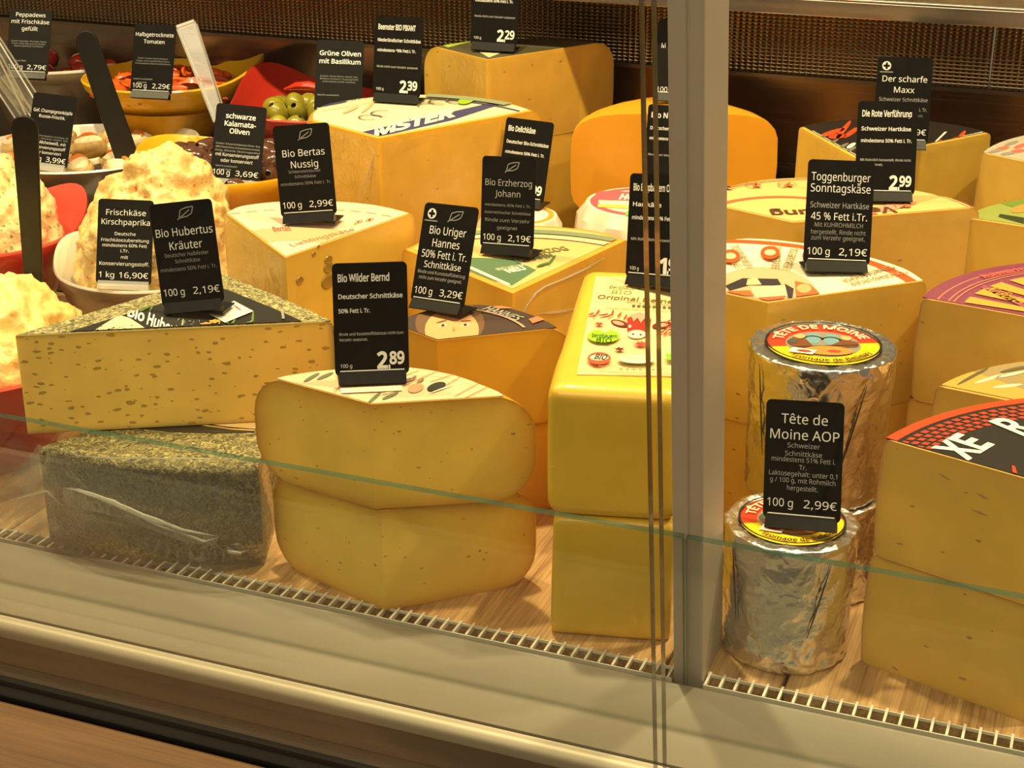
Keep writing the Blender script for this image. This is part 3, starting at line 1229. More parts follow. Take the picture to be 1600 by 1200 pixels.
# --- wild cheese pair in the middle
WA = (-0.4545, 0.8955)
mk = lambda A, r, d: pol(A, r, d)
WL = Wedge('cheese_wedge', 'rounded yellow cheese wedge lying on the deck, lower of the middle stack', (-0.4505, 0.8965),
           None, None, None, 0.0, 0.0815, M_WB, rim=[(42, .117), (65, .104), (95, .096), (125, .095), (147, .103), (162, .113)], shoulder=0.026, bulge=0.002, rind_mat=M_RINDO, fade=0.010)
WU = Wedge('cheese_wedge', 'rounded yellow cheese wedge with pastel label, upper of the middle stack', WA,
           None, None, None, 0.0822, 0.163, M_WB, rim=[(30, .114), (45, .104), (69, .096), (93, .092), (120, .090), (138, .092), (155, .099), (169, .107)], shoulder=0.029, bulge=0.002, rind_mat=M_RINDO, fade=0.010)
WU.paper(PAPER((232, 196, 158)), 0.022, 0.0006)
P = WU.pr()
z = WU.zt
P.put('pastel_stripes', [px(z, (600, 583), (700, 590), (770, 612), (772, 606), (704, 584), (604, 579))], ink((216, 190, 150)), world=True)
P.put('pastel_stripes', [pe(z, x, y, 0.026, 0.0022, a, 12) for x, y, a in ((700, 600, .5), (735, 606, .5), (660, 590, .4), (745, 613, .45), (540, 592, .9), (560, 600, .8), (700, 588, .3))], ink((205, 150, 112)), world=True)
P.put('green_patch', [pe(z, x, y, 0.012, 0.0045, a, 14) for x, y, a in ((487, 590, .5), (508, 588, .4), (585, 622, .7), (610, 619, .4))], ink((104, 110, 84)), world=True)
P.put('green_patch', [pe(z, x, y, 0.014, 0.003, a, 14) for x, y, a in ((640, 583, .3), (612, 612, .3))], ink((196, 192, 140)), world=True)
P.put('dark_hat', [pe(z, 682, 605, 0.013, 0.011, 0.3, 20)], ink((52, 50, 44)), world=True)
P.put('bearded_face', [pe(z, 650, 607, 0.011, 0.012, 0.3, 20)], ink((200, 152, 116)), world=True)
P.put('white_plume', [pe(z, 690, 609, 0.017, 0.0017, 0.35, 12)], ink((240, 226, 190)), world=True)
P.put('beard', [pe(z, x, y, 0.006, 0.004, 0.6, 12) for x, y in ((636, 596), (645, 593), (657, 596))], ink((128, 104, 84)), world=True)
P.put('cream_strip', [px(z, (531, 608), (628, 604), (629, 612), (534, 616))], ink((244, 236, 205)), world=True)  # bright reflection at the price card's foot, painted on the label

# --- tall yellow block cheeses
def block(name, label, x, y, ang, sx, sy, z0, z1, mat, r=0.014):
    root = empty(name, (x, y, z0), label, 'cheese', None, ang)
    bm = bmesh.new()
    bmesh.ops.create_cube(bm, size=1.0)
    for v in bm.verts:
        v.co = Vector(((v.co.x + .5) * sx, (v.co.y + .5) * sy, (v.co.z + .5) * (z1 - z0)))
    bmesh.ops.bevel(bm, geom=bm.edges[:], offset=r, segments=5, affect='EDGES', profile=0.6)
    bmesh.ops.subdivide_edges(bm, edges=[e for e in bm.edges if e.calc_length() > 0.04], cuts=5, use_grid_fill=True)
    for v in bm.verts:
        q = noise.noise_vector(v.co * 18 + Vector((z0 * 50, 3, 1)))
        v.co += Vector((q.x, q.y, q.z * 0.3)) * 0.0014
        if v.co.z < 0:
            v.co.z = 0
    me = bpy.data.meshes.new('body')
    bm.to_mesh(me)
    bm.free()
    me.materials.append(mat)
    me.polygons.foreach_set('use_smooth', [True] * len(me.polygons))
    o = bpy.data.objects.new('waxed_body', me)
    COL.objects.link(o)
    o.parent = root
    return root


BANG = radians(13.5)
b1 = block('block_cheese', 'yellow film-wrapped block cheese standing under the one with the cow label', -0.3270, 0.9095, BANG, 0.084, 0.245, 0.0, 0.0935, M_BLOCK, r=0.007)
b2 = block('block_cheese', 'yellow block cheese with the brown cow label, upper of its stack', -0.3310, 0.9065, BANG, 0.090, 0.252, 0.0942, 0.1905, M_BLOCK, r=0.013)
zl = 0.1908
lab = px(zl, (931, 432), (1050, 437), (1058, 589), (901, 586))
c, s_ = cos(BANG), sin(BANG)
mb = MB()
mb.prism([lab[3], lab[2], lab[1], lab[0]], zl - 0.0003, zl + 0.0006)
lo = child(mb.obj('label', PAPER((240, 206, 150)), None, smooth=False), b2)
P = Print(lo, [lab[3], lab[2], lab[1], lab[0]], zl + 0.0008)
z = zl
span(P, 'Bergbauern', *px(z, (951, 452), (1000, 455)), 0.007, ink((96, 118, 34)), bold=0.01)
span(P, 'BIO', *px(z, (953, 460), (986, 462)), 0.008, ink((120, 138, 50)))
span(P, 'Original Demeter', *px(z, (932, 468), (1075, 478)), 0.0085, ink((112, 98, 26)), bold=0.015)
span(P, 'würzig-aromatisch', *px(z, (978, 475), (1045, 480)), 0.0045, ink((120, 84, 50)))
P.put('dots', [pe(z, 990 + 8 * k, 480 + k * 0.4, 0.0026, 0.0034, 0, 8) for k in range(9)], ink((110, 90, 40)), world=True)
span(P, 'mit feinem Geschmack aus Heumilch', *px(z, (946, 485), (1080, 491)), 0.004, ink((190, 120, 70)))
RED, DRED, PINK = ink((160, 48, 30)), ink((112, 40, 28)), ink((226, 150, 128))


def cow(P, z):
    e = lambda x, y, rx, ry, a=0: pe(z, x, y, rx, ry, a, 22)
    P.put('cow_ears', [e(968, 508, .012, .0085, -.25), e(1034, 511, .013, .009, .15)], DRED, world=True)
    P.put('cow_ears', [e(966, 508, .008, .005, -.25), e(1035, 511, .008, .005, .15)], PINK, world=True)
    P.put('cow_head', [px(z, (980, 500), (1017, 502), (1015, 520), (1008, 530), (986, 529), (980, 519))], RED, world=True)
    P.put('cow_muzzle', [e(995, 526, .0125, .0115)], ink((240, 214, 186)), world=True)
    P.put('cow_muzzle', [e(989, 526, .0017, .0022), e(1001, 527, .0017, .0022)], DRED, world=True)
    P.put('cow_eyes', [e(984, 514, .002, .004), e(1010, 516, .002, .004)], ink((240, 214, 186)), world=True)
    P.put('cow_forelock', [px(z, (981, 497), (1000, 492), (1018, 500), (1012, 508), (1007, 502), (1001, 509), (996, 501), (990, 507), (987, 500))], PINK, world=True)


cow(P, z)
P.put('leaves', [pe(z, x, y, .0045, .0026, a, 10) for x, y, a in
                 ((924, 495, .3), (934, 492, .9), (946, 496, .2), (957, 493, 1.2), (968, 496, .8), (977, 500, 1.0), (1044, 507, .6), (1046, 516, .2), (1040, 525, .9), (1032, 524, .3), (1048, 524, .2))], ink((200, 70, 40)), world=True)
P.put('leaves', [pe(z, x, y, .004, .0018, a, 10) for x, y, a in ((929, 498, .8), (940, 497, .1), (952, 498, .5), (1038, 521, .5))], DRED, world=True)
P.put('blossoms', [q for x, y in ((936, 511),) for q in ps(z, x, y, .0085, 5, .5)], ink((190, 60, 36)), world=True)
P.put('blossoms', [q for x, y in ((968, 551),) for q in ps(z, x, y, .0095, 6, .45)], DRED, world=True)
P.put('blossoms', ps(z, 1001, 543, .0145, 11, .4), ink((196, 70, 52)), world=True)
P.put('bio_badge', [pe(z, 943, 531, .0215, .018, 0, 30)], ink((150, 196, 40)), world=True)
P.put('bio_badge', [q for q in ps(z, 945, 523, .007, 5, .5)], ink((238, 240, 190)), world=True)
span(P, 'bergbauern', *px(z, (924, 533), (963, 535)), 0.0075, ink((24, 40, 10)), bold=0.01)
span(P, 'BIO', *px(z, (930, 541), (955, 542)), 0.008, ink((40, 66, 16)))
P.put('round_seal', [pe(z, 936, 567, .0155, .0165, 0, 26)], ink((214, 84, 56)), world=True)
P.put('round_seal', [pe(z, 936, 566, .0125, .0080, 0, 20)], ink((244, 226, 190)), world=True)
span(P, 'BIO', *px(z, (927, 568), (946, 570)), 0.009, K_INK, bold=0.03)
P.put('oval_seal', [pe(z, 994, 569, .025, .0125, -.03, 30)], ink((150, 170, 110)), world=True)
P.put('oval_seal', [pe(z, 994, 569, .0238, .0112, -.03, 30)], ink((240, 232, 196)), world=True)
span(P, 'Heumilch', *px(z, (970, 569), (1016, 572)), 0.0075, ink((150, 176, 120)))
P.put('bio_leaf', [px(z, (1040, 561), (1060, 562), (1062, 572), (1041, 571))], ink((130, 190, 40)), world=True)
span(P, 'mit Bio-Heumilch hergestellt', *px(z, (934, 583), (1062, 588)), 0.005, ink((190, 140, 90)))
P.put('dots', [pe(z, 970 + 10 * k, 586.5 + .3 * k, .0018, .0025, 0, 8) for k in range(6)], ink((190, 90, 60)), world=True)
fold(b2, [atY(861, 730, 0.9085), atY(880, 721, 0.9125), atY(925, 716, 0.921), atY(985, 719, 0.934), atY(1055, 712, 0.950)], 0.0011)
fold(b1, [atY(869, 910, 0.9105), atY(905, 907, 0.9185), atY(960, 912, 0.9305), atY(1050, 916, 0.951)], 0.0007)
fold(b1, [atY(925, 942, 0.922), atY(965, 938, 0.9305), atY(990, 930, 0.936)], 0.0005)

# --- nutty cheese with the pink label
A = tuple(at(446, 402, 0.184)[:2])
BE0 = Wedge('cheese_wedge', 'pale cheese wedge underneath the pink-labelled nutty wedge', (A[0] + .006, A[1] + .008), pol(A, 0.166, 75), pol(A, 0.172, 108), pol(A, 0.160, 140), 0.0, 0.098, M_BERTA, shoulder=0.006)
BE = Wedge('cheese_wedge', 'pale cheese wedge with pink label and round eyes, behind the speckled herb wedge', A, None, None, None, 0.0984, 0.184, M_BERTA, rim=[(75, .169), (91, .176), (110, .178), (124, .177), (134, .171), (140, .157)], shoulder=0.008, rind_mat=M_RINDY)
BE.paper(PAPER((240, 208, 178)), 0.008, 0.001)
P = BE.pr()
z = BE.zt
P.put('orange_arc', ring(A[0], A[1], 0.045, 0.085, radians(75), radians(140)), ink((228, 170, 128)), world=True)
span(P, 'Bertas', *px(z, (427, 362), (455, 360)), 0.014, ink((150, 90, 60)), bold=0.03)
span(P, 'Lieblingskäse', *px(z, (456, 386), (557, 360)), 0.0085, ink((170, 100, 60)), bold=0.0, shear=0.2)
P.put('hearts', [pe(z, x, y, .004, .0035, .5, 12) for x, y in ((557, 348), (563, 346), (575, 344), (580, 343))], ink((226, 150, 110)), world=True)
P.put('dash_ring', [q for i, q in enumerate(ring(A[0], A[1], .1415, .1428, radians(75), radians(140), 30)) if i % 3], ink((180, 140, 110)), world=True)
eyes = MB()  # raised discs for the holes, the shade inside them painted dark
right = Vector((BE.R[0] - A[0], BE.R[1] - A[1], 0)).normalized()
nrm = Vector((right.y, -right.x, 0))
for ex, ey, r in ((513, 406, .0045), (513, 418, .0055), (512, 440, .0072), (490, 397, .0022), (468, 438, .0040), (497, 385, .0016)):
    d = ray(ex, ey)
    k = ((Vector((A[0], A[1], 0)) - Vector((0, 0, CAMZ))).dot(nrm)) / d.dot(nrm)
    c0 = Vector((0, 0, CAMZ)) + d * k
    n = len(eyes.v)
    ring_ = []
    for j, (rr, dep) in enumerate(((1.15, 0.0001), (1.0, 0.0008), (0.8, 0.0007), (0.4, 0.0005))):
        for q in range(14):
            a = 2 * pi * q / 14
            eyes.v.append(c0 + right * (r * rr * cos(a)) + Vector((0, 0, 1)) * (r * 0.8 * rr * sin(a)) + nrm * (dep + 0.0002))
    for j in range(3):
        for q in range(14):
            eyes.f.append((n + j * 14 + q, n + j * 14 + (q + 1) % 14, n + (j + 1) * 14 + (q + 1) % 14, n + (j + 1) * 14 + q))
            eyes.m.append(0)
    eyes.f.append(tuple(n + 42 + q for q in range(14)))
    eyes.m.append(0)
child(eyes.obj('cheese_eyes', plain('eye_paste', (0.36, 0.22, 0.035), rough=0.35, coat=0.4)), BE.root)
for k in range(7):
    x = 385 + k * 8
    fold(BE.root, [atY(x + 40 - k * 4, 400 + k, BE.A[1] + .004 + .012 * (7 - k) * .8), atY(x + 6, 440, BE.A[1] + .010 + .012 * (7 - k) * .8), atY(x - 10, 480, BE.A[1] + .010 + .012 * (7 - k) * .8)], 0.0006)

# --- cheese with the portrait label
A = tuple(at(683, 532, 0.16)[:2])
UR0 = Wedge('cheese_wedge', 'golden cheese wedge on the deck under the one with the portrait label', (A[0] - .004, A[1] + .004), pol(A, 0.110, 40), pol(A, 0.098, 92), pol(A, 0.072, 155), 0.0, 0.080, M_URIG, shoulder=0.022, bulge=0.002, rind_mat=M_RINDO)
UR = Wedge('cheese_wedge', 'golden cheese wedge with a dark portrait label, behind the middle stack', A, None, None, None, 0.0806, 0.16, M_URIG, rim=[(38, .110), (50, .107), (73, .104), (94, .098), (115, .085), (136, .072), (157, .072)], shoulder=0.022, bulge=0.002, rind_mat=M_RINDO)
UR.paper(PAPER((74, 58, 52)), 0.014, 0.0005)
P = UR.pr()
z = UR.zt
P.put('hair', [pe(z, 703, 505, .046, .062, .0, 26)], ink((112, 82, 56)), world=True)
P.put('portrait_face', [pe(z, 706, 516, .036, .056, .0, 26)], ink((226, 160, 110)), world=True)
P.put('portrait_face', [pe(z, x, y, .005, .0032, .15, 12) for x, y in ((692, 509), (727, 508))], ink((240, 222, 200)), world=True)
P.put('portrait_eyes', [pe(z, x, y, .0026, .0030, .15, 12) for x, y in ((692, 509), (727, 508))], ink((60, 50, 46)), world=True)
P.put('brows', [pe(z, x, y, .0075, .0016, a, 12) for x, y, a in ((690, 503, .25), (728, 502, .05))], ink((120, 80, 50)), world=True)
P.put('nose', [pe(z, 709, 515, .0016, .006, .15, 12)], ink((206, 132, 88)), world=True)
span(P, 'HANNES', *px(z, (752, 484), (806, 502)), 0.010, ink((170, 166, 158)), bold=0.02)
P.put('lettering', ring(A[0], A[1], .070, .0725, radians(42), radians(100)), ink((190, 150, 130)), world=True)
P.put('orange_patch', [px(z, (826, 500), (842, 495), (850, 501), (832, 507)), px(z, (770, 480), (792, 479), (800, 483), (778, 484))], ink((226, 120, 84)), world=True)

# --- cheese with the green label
A = tuple(at(801, 458, 0.16)[:2])
ER0 = Wedge('cheese_wedge', 'pale cheese wedge on the deck under the green-labelled one', (A[0], A[1] + .006), pol(A, 0.184, 76), pol(A, 0.192, 112), pol(A, 0.165, 152), 0.0, 0.080, M_ERZ, shoulder=0.005)
ER = Wedge('cheese_wedge', 'pale film-wrapped cheese wedge with orange and green label and orange rim', A, None, None, None, 0.0806, 0.16, M_ERZ, rim=[(76.5, .186), (85, .196), (94, .2), (112, .2), (122, .198), (132, .186), (150, .16)], shoulder=0.006, rind_mat=M_RINDO)
ER.paper(PAPER((236, 186, 122)), 0.012, 0.006)
P = ER.pr()
z = ER.zt
P.put('green_point', [px(z, (700, 415), (722, 402), (800, 404), (838, 422), (800, 446), (760, 436))], ink((88, 116, 84)), world=True)
P.put('white_line', [px(z, (718, 413), (724, 411), (798, 444), (793, 446))], ink((230, 226, 200)), world=True)
span(P, 'BIO HEUMILCH', *px(z, (778, 423), (840, 412)), 0.006, ink((236, 226, 200)))
span(P, 'NEU', *px(z, (795, 427), (824, 421)), 0.0095, ink((240, 236, 214)), bold=0.04)
span(P, 'ERZHERZOG', *px(z, (800, 403), (890, 391)), 0.011, ink((120, 118, 70)), bold=0.03)
span(P, 'JOHANN', *px(z, (808, 411), (868, 402)), 0.011, ink((84, 112, 80)), bold=0.02)
P.put('green_border', ring(A[0], A[1], .166, .178, radians(76), radians(153)), ink((128, 140, 110)), world=True)
P.put('green_border', ring(A[0], A[1], .152, .162, radians(76), radians(153)), ink((196, 192, 160)), world=True)
P.put('flower', ps(z, 958, 378, .010, 6, .35), ink((190, 140, 60)), world=True)
P.put('leaf_pair', [pe(z, x, y, .009, .003, a, 12) for x, y, a in ((848, 415, .3), (862, 408, .9))], ink((70, 110, 60)), world=True)
ln = Vector((ER.R[0] - A[0], ER.R[1] - A[1], 0)).normalized()
ernrm = Vector((ln.y, -ln.x, 0))


def onface(x, y, A, nrm, out=0.0006):
    d = ray(x, y)
    k = (Vector((A[0], A[1], 0)) - Vector((0, 0, CAMZ))).dot(nrm) / d.dot(nrm)
    return Vector((0, 0, CAMZ)) + d * k + nrm * out


fold(ER.root, [onface(x, y, A, ernrm) for x, y in ((812, 500), (822, 478), (836, 458), (850, 448), (880, 436), (915, 420), (945, 402))], 0.0013)
fold(ER.root, [onface(x, y, A, ernrm) for x, y in ((838, 490), (870, 488), (905, 481))], 0.0010)
fold(ER.root, [onface(x, y, A, ernrm) for x, y in ((802, 478), (806, 490), (803, 505))], 0.0008)

# --- large gouda and the pair behind it
A = tuple(at(591, 216, 0.235)[:2])
R_, L_, B_ = at(838, 172, 0.235), at(480, 186, 0.235), at(640, 146, 0.235)
GO0 = Wedge('cheese_wedge', 'golden cheese wedge underneath the large one with the blue-lettered label', (A[0], A[1] + .004), pol(A, 0.196, 63), pol(A, 0.203, 106), pol(A, 0.118, 155), 0.0, 0.1115, M_GOUDA, shoulder=0.012)
GO = Wedge('cheese_wedge', 'large golden cheese wedge with cream and blue lettered label, behind the nutty wedge', A, None, None, None, 0.112, 0.235, M_GOUDA, rim=[(60, .200), (75, .208), (90, .207), (106, .206), (122, .189), (134.5, .172), (142.5, .152), (156, .114)], shoulder=0.014, bulge=0.001, rind_mat=M_RINDO, fade=0.003)
GO.paper(PAPER((238, 222, 180)), 0.014, 0.004)
P = GO.pr()
z = GO.zt
BLUE = ink((66, 62, 104))
P.put('blue_band', [px(z, (566, 206), (592, 214), (706, 188), (786, 162), (770, 160), (690, 178), (610, 196))], BLUE, world=True)
slant(P, z, 'MSTER', (583, 213), (712, 181), 13, ink((244, 236, 206)), bold=.05, lean=.15)
P.put('tan_band', [px(z, (500, 170), (505, 174), (640, 150), (630, 146))], ink((222, 204, 160)), world=True)
P.put('blue_line', ring(*A, .172, .176, radians(60), radians(112)), BLUE, world=True)
P.put('blue_line', [px(z, (498, 166), (540, 158), (541, 160), (500, 168))], BLUE, world=True)
span(P, 'BIOLOGISCH', *px(z, (508, 166), (580, 153)), 0.008, ink((74, 74, 84)))
P.put('drawing', [pe(z, x, y, .012, .004, a, 14) for x, y, a in ((548, 172, .4), (575, 168, .7))], ink((226, 176, 134)), world=True)
for x, y, r in ((578, 184, .012), (600, 178, .014), (690, 160, .014), (670, 166, .012), (720, 158, .016)):
    P.put('drawing', ring(*at(x, y, z)[:2], r * .85, r, random.uniform(0, 3), random.uniform(4, 6), 14), ink((110, 96, 80)), world=True)
P.put('green_leaf', [pe(z, 728, 159, .011, .009, .2, 16)], ink((150, 190, 50)), world=True)
P.put('green_leaf', ring(*A, .178, .192, radians(70), radians(100)), ink((140, 150, 120)), world=True)
for k, (xa, xb) in enumerate(((551, 566), (556, 562), (548, 556))):
    fold(GO.root, [atY(590 - 4 * k, 222, GO.A[1] + .002 + .006 * k), atY(578 - 7 * k, 262, GO.A[1] + .004 + .012 * k), atY(560 - 8 * k, 318, GO.A[1] + .006 + .014 * k)], 0.0008)

A = tuple(at(762, 93, 0.27)[:2])
BK0 = Wedge('cheese_wedge', 'yellow cheese wedge on the deck at the very back under the tall pale one', (A[0] + .004, A[1]), pol(A, 0.175, 61), pol(A, 0.150, 103), pol(A, 0.113, 150), 0.0, 0.174, M_BACK, shoulder=0.02)
BK = Wedge('cheese_wedge', 'pale back wedge with rounded shoulder standing in the shadow by the air panel', A, pol(A, 0.179, 60), pol(A, 0.142, 103), pol(A, 0.115, 150), 0.1745, 0.27, M_BACK, shoulder=0.026, bulge=0.001, rind_mat=M_RINDY)
BK.paper(PAPER((92, 84, 60)), 0.024, 0.001)
P = BK.pr()
z = BK.zt
P.put('green_patch', [px(z, (690, 70), (720, 62), (740, 64), (700, 74))], ink((170, 190, 70)), world=True)
P.put('cream_patch', [px(z, (740, 76), (762, 70), (790, 80), (764, 90))], ink((220, 206, 160)), world=True)

# --- orange half wheel at the back
def half_wheel(label, a, b, z0, z1, depth, r, mat):
    """Half of a wheel standing with its cut face towards the glass; a, b = ends of the face."""
    dx, dy = b[0] - a[0], b[1] - a[1]
    l = hypot(dx, dy)
    root = empty('half_cheese_wheel', ((a[0] + b[0]) / 2, (a[1] + b[1]) / 2, z0), label, 'cheese', None, atan2(dy, dx))
    # section in (x, z), swept back in y with the half-round plan
    n = 28
    vs_, fs = [], []
    rows = 9
    h = z1 - z0
    for j in range(rows + 1):
        t = j / rows
        y = depth * t
        half = l / 2 * sqrt(max(0.0, 1 - (t * .97) ** 2))
        for k in range(n):
            ang = 2 * pi * k / n
            ca, sa = cos(ang), sin(ang)
            ex = 0.42
            x = half * (abs(ca) ** ex) * (1 if ca >= 0 else -1)
            zz = h / 2 + h / 2 * (abs(sa) ** ex) * (1 if sa >= 0 else -1)
            vs_.append((x, y, zz))
    for j in range(rows):
        for k in range(n):
            fs.append((j * n + k, j * n + (k + 1) % n, (j + 1) * n + (k + 1) % n, (j + 1) * n + k))
    fs.append(tuple(range(n))[::-1])
    fs.append(tuple(rows * n + k for k in range(n)))
    build('cut_body', vs_, fs, mat, root, angle=50)
    return root


riser = MB()
riser.box(-0.530, -0.335, 1.555, 1.70, 0.0, 0.1095)
tag_obj(riser.obj('display_riser', M_STEEL_DARK, None, smooth=False), 'dark riser block behind the round white cheese lifting the orange half wheel', 'riser')
hw = half_wheel('orange half wheel with smooth cut face, standing behind the pink-ringed white cheese', at(904, 300, 0.110)[:2], at(1206, 300, 0.110)[:2], 0.11, 0.222, 0.085, 0.03, M_ORANGE)
a_, b_ = atY(904, 200, 1.545), atY(1206, 200, 1.618)
hw.location = ((a_.x + b_.x) / 2, 1.5815, 0.110)
hw.rotation_euler[2] = atan2(b_.y - a_.y, b_.x - a_.x)


# --- small paper-wrapped round cheeses
def wrapped_round(label, c, r, z0, z1, ringcol, seed, letters=None, facets=11):
    rnd = random.Random(seed)
    root = empty('soft_cheese', (c[0], c[1], z0), label, 'cheese')
    n = facets * 6
    prof_ = [(0.92, 0.0), (1.0, 0.15), (1.01, 0.45), (0.985, 0.74), (0.93, 0.92), (0.80, 1.0), (0.4, 1.0)]
    vs_, fs = [], []
    for j, (k, t) in enumerate(prof_):
        for i in range(n):
            a = 2 * pi * i / n
            f = a * facets / (2 * pi)
            fl = abs((f % 1) - .5) * 2
            rr = r * k * (0.955 + 0.045 * fl) * (1 + 0.012 * noise.noise(Vector((cos(a) * 4, sin(a) * 4, seed + t * 3))))
            if j >= 5:
                rr = r * k
            vs_.append((rr * cos(a), rr * sin(a), (z1 - z0) * t + (0.0015 * fl if 0 < j < 5 else 0)))
    for j in range(len(prof_) - 1):
        for i in range(n):
            k = (i + 1) % n
            fs.append((j * n + i, j * n + k, (j + 1) * n + k, (j + 1) * n + i))
    fs.append(tuple(range(n))[::-1])
    fs.append(tuple((len(prof_) - 1) * n + i for i in range(n)))
    build('wrapper', vs_, fs, plain('white_wrapper', lin((240, 224, 200)), rough=0.45, coat=0.2, bump=0.25, bscale=60, var=0.06), root, angle=25)
    out = ellipse(c[0], c[1], r * .78, r * .78, 0, 36)
    mb = MB()
    mb.prism(out, z1 - .0002, z1 + .0005)
    lo = child(mb.obj('label', PAPER((246, 236, 210)), None, smooth=False), root)
    P = Print(lo, out, z1 + .0007)
    P.put('ring_print', ring(*c, r * .62, r * .74, 0, 2 * pi, 44), ink(ringcol), world=True)
    return root, P


c = tuple(at(1003, 316, 0.155)[:2])
rw, P = wrapped_round('white paper-wrapped round cheese with a pink ring label, left of the post', c, 0.070, 0.0, 0.155, (214, 92, 104), 3)
z = 0.1557
P.put('pink_band', [px(z, (928, 312), (1070, 316), (1070, 302), (932, 298))], ink((214, 92, 104)), world=True)
span(P, 'HUMMEL', *px(z, (966, 311), (1042, 314)), 0.018, ink((250, 236, 220)), bold=0.05, shear=.2)
P.put('yellow_band', [px(z, (934, 324), (1068, 330), (1068, 325), (934, 319))], ink((246, 206, 90)), world=True)
P.put('green_sign', [px(z, (976, 339), (992, 340), (988, 331), (980, 330))], ink((120, 190, 60)), world=True)
c = tuple(at(812, 336, 0.15)[:2])
rw2, P = wrapped_round('small white wrapped cheese with an orange ring label behind the green-labelled wedge', c, 0.046, 0.0, 0.15, (240, 150, 50), 8)

# --- right half: mountain cheeses
A = tuple(at(1200, 473, 0.20)[:2])
pR, pB, pL = pol(A, 0.140, 43), pol(A, 0.163, 97), pol(A, 0.042, 164)
TG0 = Wedge('cheese_wedge', 'pale cheese wedge on the deck under the red-bordered label wedge', (A[0] + .003, A[1] + .002), pR, pB, pL, 0.0, 0.0985, M_TOGG, shoulder=0.007, rind_mat=M_RINDY)
TG = Wedge('cheese_wedge', 'pale cheese wedge with cream label and red border, behind the foil cylinders', A, None, None, None, 0.099, 0.20, M_TOGG, rim=[(43, .141), (54, .147), (72, .151), (93, .159), (114, .160), (135, .11), (152, .062), (166, .044)], shoulder=0.006, rind_mat=M_RINDY)
TG.paper(PAPER((244, 232, 200)), 0.005, 0.001)
P = TG.pr()
z = TG.zt
cc, rr = circle3(TG.R, pol(A, 0.157, 88), pol(A, .166, 114))
ORED = ink((222, 84, 36))
P.put('red_border', ring(*cc, rr - .020, rr - .010, 0, 2 * pi, 80), ORED, world=True)
P.put('picture_disc', [pe(z, 1190, 470, .078, .090, 0, 40)], ink((224, 168, 130)), world=True)
P.put('picture_scene', [px(z, (1133, 447), (1160, 435), (1172, 446), (1140, 455)), px(z, (1160, 435), (1215, 436), (1222, 447), (1172, 446))], ink((52, 46, 50)), world=True)
P.put('picture_scene', [px(z, (1168, 437), (1182, 434), (1190, 445), (1166, 446))], ink((230, 190, 140)), world=True)
P.put('picture_scene', [px(z, (1172, 450), (1226, 446), (1232, 464), (1182, 466))], ink((240, 204, 160)), world=True)
P.put('picture_scene', [px(z, (1226, 444), (1240, 452), (1238, 468), (1231, 466))], ink((60, 50, 56)), world=True)
P.put('picture_scene', [px(z, (1242, 440), (1266, 446), (1282, 460), (1244, 466)), px(z, (1135, 456), (1172, 455), (1178, 464), (1150, 462)), px(z, (1185, 466), (1228, 463), (1222, 470), (1196, 473))], ink((222, 100, 56)), world=True)
P.put('picture_scene', [pe(z, 1256, 452, .010, .012, 0, 14)], ink((236, 160, 110)), world=True)
for k, ang in enumerate((54, 75, 96, 117, 138)):
    a = radians(ang)
    for m_, (off, txt) in enumerate(((-6, 'TOGGENBURGER'), (0, 'SONNTAGSKÄSE'))):
        a2 = radians(ang + 5 + off)
        p0 = (A[0] + .137 * cos(a2), A[1] + .137 * sin(a2))
        p1 = (A[0] + .078 * cos(a2), A[1] + .078 * sin(a2))
        span(P, txt, p0, p1, 0.0062, ink((150, 128, 90)), bold=0.02)
for sx, sy in ((1141, 404), (1203, 399), (1268, 404), (1340, 420)):
    P.put('red_seal', [px(z, *[(sx + 15 * cos(t), sy + 10.5 * sin(t)) for t in [2 * pi * k / 24 for k in range(24)]])], ORED, world=True)
    P.put('red_seal', [px(z, *[(sx + 9 * cos(t), sy + 5 * sin(t)) for t in [2 * pi * k / 16 for k in range(16)]])], ink((240, 186, 150)), world=True)

A = tuple(at(1240, 347, 0.21)[:2])
RO0 = Wedge('cheese_wedge', 'pale cheese wedge on the deck under the orange-labelled wedge', (A[0] + .004, A[1] + .003), pol(A, .172, 36), pol(A, .145, 100), pol(A, .12, 158), 0.0, 0.100, M_ROTE, shoulder=0.008)
RO = Wedge('cheese_wedge', 'pale cheese wedge with orange printed label, behind the red-bordered one', A, None, None, None, 0.1005, 0.21, M_ROTE, rim=[(36.5, .175), (45, .173), (60, .163), (89, .155), (111, .141), (130, .123), (150, .108), (160, .10)], shoulder=0.007, rind_mat=M_RINDB)
RO.paper(PAPER((240, 192, 122)), 0.006, 0.001)
P = RO.pr()
z = RO.zt
cc, rr = circle3(RO.R, pol(A, 0.155, 89), pol(A, .123, 130))
P.put('brown_ring', ring(*cc, rr - .0085, rr - .0065, 0, 2 * pi, 80), ink((150, 70, 40)), world=True)
P.put('brown_ring', ring(*cc, rr - .012, rr - .0112, 0, 2 * pi, 80), ink((150, 84, 50)), world=True)
P.put('red_arc', ring(*A, .072, .078, 0, 2 * pi, 60), ink((222, 104, 64)), world=True)
P.put('red_arc', [px(z, (1366, 325), (1420, 312), (1434, 318), (1380, 333))], ink((232, 150, 124)), world=True)
span(P, 'Verführung', *px(z, (1395, 324), (1200, 330)), 0.016, ink((92, 56, 30)), bold=0.03, shear=.1)
for k, ang in enumerate(range(30, 165, 15)):
    a = radians(ang)
    q = (A[0] + .112 * cos(a), A[1] + .112 * sin(a))
    P.put('small_drawing', ring(*q, .0075, .0088, random.uniform(0, 2), random.uniform(3.6, 5.6), 14), ink((176, 116, 62)), world=True)
    P.put('small_drawing', [ellipse(*q, .009, .0016, a + random.uniform(-.6, .6), 10), ellipse(q[0] + .003, q[1] - .002, .004, .0026, a, 10)], ink((176, 110, 60)), world=True)
